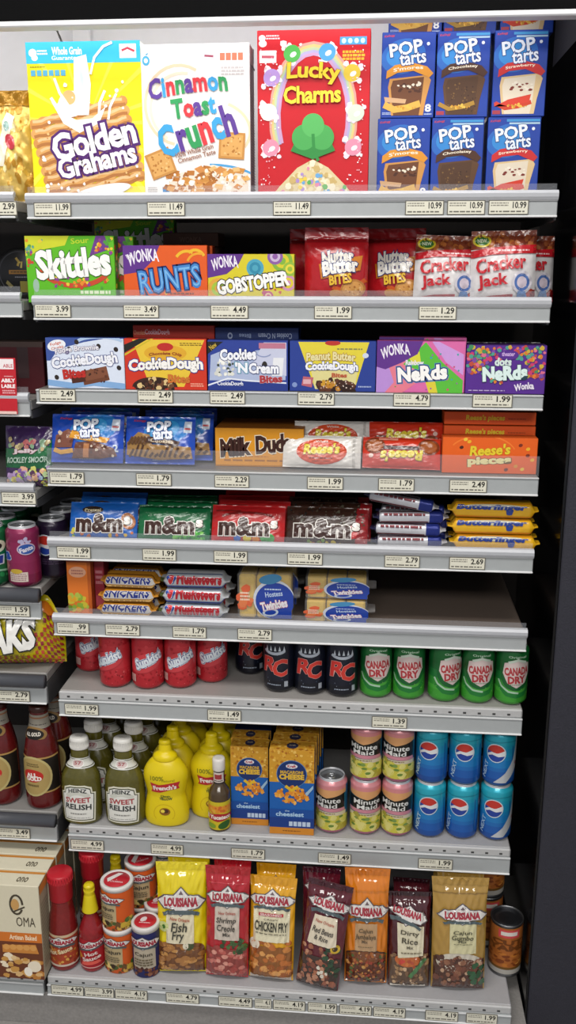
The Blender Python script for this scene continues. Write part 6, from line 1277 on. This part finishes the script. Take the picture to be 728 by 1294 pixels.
# black round tub on its edge
c = at(24, 335, .068); r = .046
t = thing('round_tub', 'black round tub standing on edge with gold and olive print', 'food tub', (c.x, .068, Lz(2) + r), None)
g = G()
vs = [(0, 0)]; prof = [(r * .9, 0), (r, .003), (r, .012), (r * .96, .014), (r * .95, .028), (r * .88, .03)]
vv = []; ff = []; seg = 44
for rr, y in prof:
    for k in range(seg): a = 2 * PI * k / seg; vv.append((rr * math.sin(a), y, rr * math.cos(a)))
for i in range(len(prof) - 1):
    for k in range(seg): ff.append((i * seg + k, (i + 1) * seg + k, (i + 1) * seg + (k + 1) % seg, i * seg + (k + 1) % seg))
ff.append(tuple(range(seg))); ff.append(tuple((len(prof) - 1) * seg + k for k in range(seg))[::-1])
g.mesh_part(vv, ff, '#101012'); obj('tub', g, PLAS, t)
s = Surf(2 * r, 2 * r, lambda x, z, e: (x, -e, z - r)); l = G(); s.to(l); s.arc(.5, .5, .42, .42, 0, 360, .02, '#2a2a30', 40); s.rect(.28, .48, .8, .56, '#6a4a1c'); s.lines(.32, .5, .76, .54, 1, '#2c200c'); s.rect(.5, .12, .72, .34, '#6a6224'); s.band([(.44, .8), (.5, .72), (.47, .64)], .05, '#8a7434'); s.band([(.5, .7), (.56, .72), (.54, .6)], .04, '#9a8a4a'); s.lines(.4, .4, .7, .44, 1, '#5a5a60'); s.poly([(.2, .3), (.3, .2), (.36, .24), (.24, .36)], '#5a5230', True); obj('label', l, PAPR, t)
# red sign card and dark red box
x1 = at(22, 480, -.006).x; x0 = x1 - .09; zt = at(15, 452, -.006).z; zb = at(20, 523, -.012).z
t = thing('sign_card', 'red shelf sign card with white header clipped to the neighbouring rail', 'sign card', ((x0 + x1) / 2, -.0145, zb), None, (math.radians(-3), 0, 0))
Hs = zt - zb; Ws = x1 - x0; g = G(); g.box(-Ws / 2, Ws / 2, -.001, 0, 0, Hs, '#b8202c', bev=.0003); obj('card', g, PAPR, t)
s = front(Ws, Hs); s.fn = lambda x, z, e: (x, -.001 - e, z); l = G(); s.to(l); s.rect(.1, .8, .96, .98, '#e8e0e0'); s.text('ABLE', .84, .86, .2, .06, '#b84a54'); s.text('ABILY', .83, .6, .28, .06, '#f0e4e4', bold=.05); s.text('LABLE', .83, .5, .28, .06, '#f0e4e4', bold=.05); s.lines(.7, .36, .97, .44, 2, '#e0a8ac'); s.lines(.75, .66, .95, .69, 1, '#e0a8ac'); s.rect(.05, .0, .98, .05, '#e0c0b8'); obj('lettering', l, PAPR, t)
a0 = at(-30, 470, .08).x; a1 = at(56, 470, .08).x; zt = top_z(30, 432, .08)
t = thing('food_box', 'dark maroon box in shade behind the red sign card', 'food box', ((a0 + a1) / 2, .08, Lz(3)), None); Hq = zt - Lz(3); g = carton(a1 - a0, Hq, .06, '#47131a', top='#5a4a44'); s = front(a1 - a0, Hq).to(g); s.rect(.62, .3, .78, .95, '#3a2a2c'); s.rect(0, .9, 1, 1, '#4a3a36'); s.lines(.3, .4, .55, .7, 4, '#5a2a2c'); obj('carton', g, CARD, t)
# purple and green candy pouch
x1 = at(64, 580, .015).x; W = .098; H = top_z(35, 540, .03) - Lz(4)
t = thing('candy_pouch', 'purple and green candy pouch with pastel candies showing, at the bay end', 'candy pouch', (x1 - W / 2, .03, Lz(4) + .001), None, (math.radians(-8), 0, math.radians(-4)))
g, s = pouch(W, H, .035, '#3a2450', st=.05, sb=.03, seed=19, wr=.0025); s.to(g); s.rect(0, .3, 1, .62, '#175a34'); s.poly([(.5, .45), (1, .8), (1, .55)], '#1f6a3c', True); s.lines(.1, .66, .95, .74, 1, '#4a3462'); obj('pouch', g, FILM, t)
p = G(); s.to(p); s.blobs(60, .02, .03, .98, .3, (.045, .065), ['#c8c86a', '#b8d09a', '#7a5a9a', '#9ab8c8', '#d8a88a', '#8aa84a', '#b89ac8', '#5a3a5a', '#e0d04a'], seed=5, k=10); obj('picture', p, FILM, t)
l = G(); s.to(l); s.blobs(22, .06, .62, .94, .78, (.04, .06), ['#8a7a5a', '#a85a5a', '#7a9a7a', '#b8a87a'], seed=7, k=10); s.text('Jelly', .48, .58, .5, .08, '#c8b8bc', out='#7a3a44', ow=.08, bold=.05, rot=3); s.text('ROCKLEY SMOOR', .5, .44, .86, .09, '#a8c0b0', bold=.03, shear=.2, rot=3); obj('logo', l, FILM, t)
# cans of the neighbouring bay
def putL(px0, px1, pyb, k, r=.0331):
    p = atz((px0 + px1) / 2, pyb, Lz(k)); d = Vector((p.x - CAM.x, p.y - CAM.y, 0)).normalized() * r * .8; return Vector((p.x + d.x, p.y + d.y, Lz(k)))
def d_fan(s, k):
    if k == 0: s.poly([(.0, .3), (.2, .2), (.3, .34), (.2, .5), (.1, .8), (0, .9)], '#c07a7a'); s.rect(.3, .02, .6, .22, '#d8c8bc'); s.lines(.32, .04, .58, .2, 4, '#a88a8a'); s.ell(.42, .24, .1, .05, '#c8a83c'); s.blobs(8, .5, .82, .66, .92, (.02, .035), ['#b8b0d0'], seed=3)
    else: s.text('Fanta', .12, .55, .42, .2, '#2a4a9c', out='#d8d4e0', ow=.1, bold=.06, rot=8); s.ell(.6, .7, .14, .12, '#c8b4c8'); s.n += 10; s.ell(.6, .7, .12, .1, '#2f56a4'); s.n += 10; s.text('Fanta', .6, .7, .2, .09, '#e0dce8', rot=14, bold=.04)
pur = ['#7a1c44', '#8a2450', '#8e2854', '#8e2854', '#86244e']
L0 = putL(13, 53, 742, 5)
fa = can('soda_can', 'purple grape soda can at the front of the neighbouring bay', L0, 'cans of the neighbouring bay', pur, d_fan, .15)
def d_gr(s, k):
    if k == 0: s.blobs(10, .3, .1, .9, .3, (.02, .05), ['#1f8a4c', '#3aa05c'], seed=3); s.band([(.2, .2), (.5, .28), (.9, .2)], .04, '#8ac0a0')
    else: s.ell(.66, .74, .18, .13, '#d4dcc0'); s.n += 10; s.ell(.66, .74, .1, .07, '#17201a'); s.poly([(.5, .36), (.78, .36), (.8, .56), (.5, .56)], '#cfd8de', True); s.poly([(.53, .38), (.75, .38), (.77, .54), (.53, .54)], '#243a8c', True)
gre = ['#0f5a34', '#12683c', '#136e40', '#136e40', '#126a3c']
L1 = putL(-28, 12, 742, 5); gc = can('soda_can', 'green soda can cut off by the photo edge beside the purple can', L1, 'cans of the neighbouring bay', gre, d_gr, .1)
def d_dk(s, k):
    if k == 0: s.lines(.2, .2, .7, .34, 3, '#4a3a54')
    else: globe(s, .4, .62, .15)
dk = ['#1e1428', '#241830', '#261a34', '#241830']
dn = can('soda_can', 'dark purple cola can behind the grape soda, red emblem showing', L0 + Vector((.04, .058, 0)), 'cans of the neighbouring bay', dk, d_dk, .2)
for i in range(1, 4):
    w_ = ['', 'second', 'third', 'fourth'][i]
    dup(gc, L1 + Vector((-.0, .068 * i, 0)), 'green soda can, %s in its line behind the front one' % w_)
    if i < 3: dup(dn, L0 + Vector((.04, .058 + .068 * i, 0)), 'dark purple cola can, %s in its line, mostly in shade' % w_)
# yellow snack bag
zz = Lz(6); Hc_ = top_z(20, 775, .05) - zz; SHL5 = LD[5] - .02; xr = at(99, 845, .12).x; W = .26; Hc_ = SHL5 - zz - .014
t = thing('snack_bag', 'yellow and red checked snack bag with large white letters', 'snack bag', (xr - W / 2, .036, zz + .003), None, (math.radians(-4), 0, math.radians(8)))
g, s = pouch(W, Hc_ * .97, .085, '#dccb16', st=.06, sb=.04, seed=23, wr=.003, nu=40, nv=36, slim=.02); s.to(g)
R_ = random.Random(8)
for i in range(24):
    for j in range(14):
        u, v = .48 + .022 * i, .03 + .066 * j
        edge = (u > .86) or (v < .2 and True) or (u > .8 and v < .5)
        if edge and (i + j) % 2 == 0 and u < .99: s.qrect(u, v, .022, .06, R_.choice(['#a8322c', '#b8462c', '#8c2430']), 8)
s.lines(.5, .16, .74, .24, 3, '#6a5c14'); s.poly([(.7, .9), (.96, .96), (.9, .8)], '#c8701c', True); lx = -.457 - (xr - W / 2)
def slump(q):
    for i, (x, y, z) in enumerate(q.v):
        k = max(0, min(1, (x - lx + .035) / .04)); q.v[i] = (x, y, z * (1 - .42 * k * k * (3 - 2 * k)))
slump(g); obj('pouch', g, FILM, t)
l = G(); s.to(l); s.text('AKS', .63, .5, .36, .4, '#ecebe6', out='#17140e', ow=.1, bold=.06, rot=8, shear=.25); s.text('TI', .56, .82, .1, .12, '#ecebe6', out='#17140e', ow=.12, bold=.06, rot=8, shear=.2); slump(l); obj('logo', l, FILM, t)
# dark red sauce bottles
loc = putL(36, 79, 1018, 7, .026); W = span(36, 79, 990, loc.y)[1]; r = W / 2; Hb = top_z(57, 889, loc.y) - Lz(7)
t = thing('sauce_bottle', 'dark red tomato sauce bottle with oval tan label nearest the bay end', 'bottle', loc, 'dark red sauce bottles')
pr = smooth_prof([(r * .86, 0), (r * .98, .005), (r, .02), (r, Hb * .3), (r * .98, Hb * .5), (r * .9, Hb * .6), (r * .74, Hb * .72), (r * .56, Hb * .82), (r * .5, Hb * .92), (r * .46, Hb * .97)], 5)
g = G(); g.lathe(pr, 40, '#5c1414'); obj('bottle', g, SQUE, t)
g = G(); g.lathe([(r * .52, Hb * .94), (r * .55, Hb * .945), (r * .55, Hb * .995), (r * .45, Hb)], 30, '#3a1a14'); obj('cap', g, PLAS, t)
s = wrap(pr, r, PI * r, Hb * .4, Hb * .14); l = G(); s.to(l); s.rect(.04, .08, .96, .98, '#1c1612'); s.n += 12; s.rect(.04, .94, .96, .98, '#a8844c'); s.rect(.04, .08, .96, .12, '#a8844c'); s.n += 12; s.ell(.42, .5, .36, .5, '#b8a870'); s.n += 12; s.ell(.42, .5, .32, .45, '#a89058'); s.n += 10; s.ell(.42, .52, .2, .16, '#b82a24'); s.n += 12; s.lines(.3, .74, .55, .84, 2, '#6a5a34'); s.text('ALL', .41, .54, .2, .09, '#eadfd8', bold=.06, rot=4); s.text('GOLD', .44, .45, .28, .09, '#eadfd8', bold=.06, rot=4); s.lines(.3, .24, .54, .32, 1, '#6a5a34'); obj('label', l, PAPR, t)
s = wrap(pr, r * .6, PI * r * .6, Hb * .22, Hb * .7, grow=.0005); l = G(); s.to(l); s.rect(0, .42, 1, 1, '#8a8478'); s.n += 10; s.rect(0, .84, 1, .9, '#8a5a3a'); s.lines(.15, .55, .85, .62, 1, '#4a4440'); s.ell(.42, .2, .36, .3, '#8a6a3c'); s.n += 12; s.ell(.42, .2, .28, .22, '#1c1612'); s.n += 12; s.text('ALL GOLD', .42, .2, .4, .14, '#d8d0c4', bold=.04, rot=6); obj('neck_label', l, PAPR, t)
dup(t, putL(-16, 29, 1013, 7, .026), 'dark red tomato sauce bottle cut off by the photo edge')
dup(t, loc + Vector((.004, .075, 0)), 'dark red tomato sauce bottle in shade behind the one nearest the bay end')
# cream food boxes
p = atz(10, 1236, Lz(8)); x1 = at(52, 1180, p.y).x; W = .14; zt = top_z(20, 1120, p.y); Hb = zt - Lz(8)
t = thing('food_box', 'cream food box with bread picture, frontmost of its row', 'food box', (x1 - W / 2, p.y + .002, Lz(8)), 'cream food boxes')
Db = .05; car = carton(W, Hb, Db, '#d8d0b6', right='#a8a088', top='#d9d2ba'); s = front(W, Hb).to(car); s.rect(0, .0, 1, .42, '#6a3a24'); s.rect(0, .4, 1, .5, '#d0742c'); s.text('Artisan Baked', .72, .45, .4, .05, '#f0d8b8', bold=.03)
sr = right(W, Db, Hb).to(car); sr.lines(.15, .1, .85, .8, 18, '#8f8872'); sr.rect(.05, .9, .95, .99, '#c8803c'); tp = topf(W, Db, Hb).to(car); tp.text('ono', .72, .4, .16, .3, '#5a5240', shear=.2); tp.rect(0, .78, 1, .92, '#c8853c')
obj('carton', car, CARD, t)
pc = G(); s.to(pc); s.poly([(.4, .28), (.4, .36), (.9, .38), (.94, .28)], '#c8843c', True); [s.ell(.46 + k * .1, .34, .05, .03, '#d89c54') for k in range(5)]; s.blobs(30, .3, .02, .98, .26, (.04, .08), ['#d8b078', '#e0c090', '#b87c3c', '#c8944c', '#ecdcc0'], seed=5, asp=.7); s.ell(.86, .14, .1, .06, '#e8dcc4', 10); s.ell(.76, .08, .06, .05, '#efe8da', 10); obj('picture', pc, CARD, t)
lg = G(); s.to(lg); s.text('OMA', .78, .62, .28, .1, '#4a4234', bold=.0); s.arc(.66, .8, .09, .1, 0, 330, .02, '#4a4234'); s.ell(.64, .8, .06, .06, '#c89a5c'); s.band([(.6, .72), (.78, .78)], .015, '#4a4234'); obj('logo', lg, CARD, t)
for i in range(1, 5): dup(t, Vector((x1 - W / 2 + .001 * i, p.y + .002 + (Db + .0015) * i, Lz(8))), 'cream food box, %s in its row behind the frontmost' % ['', 'second', 'third', 'fourth', 'fifth'][i])
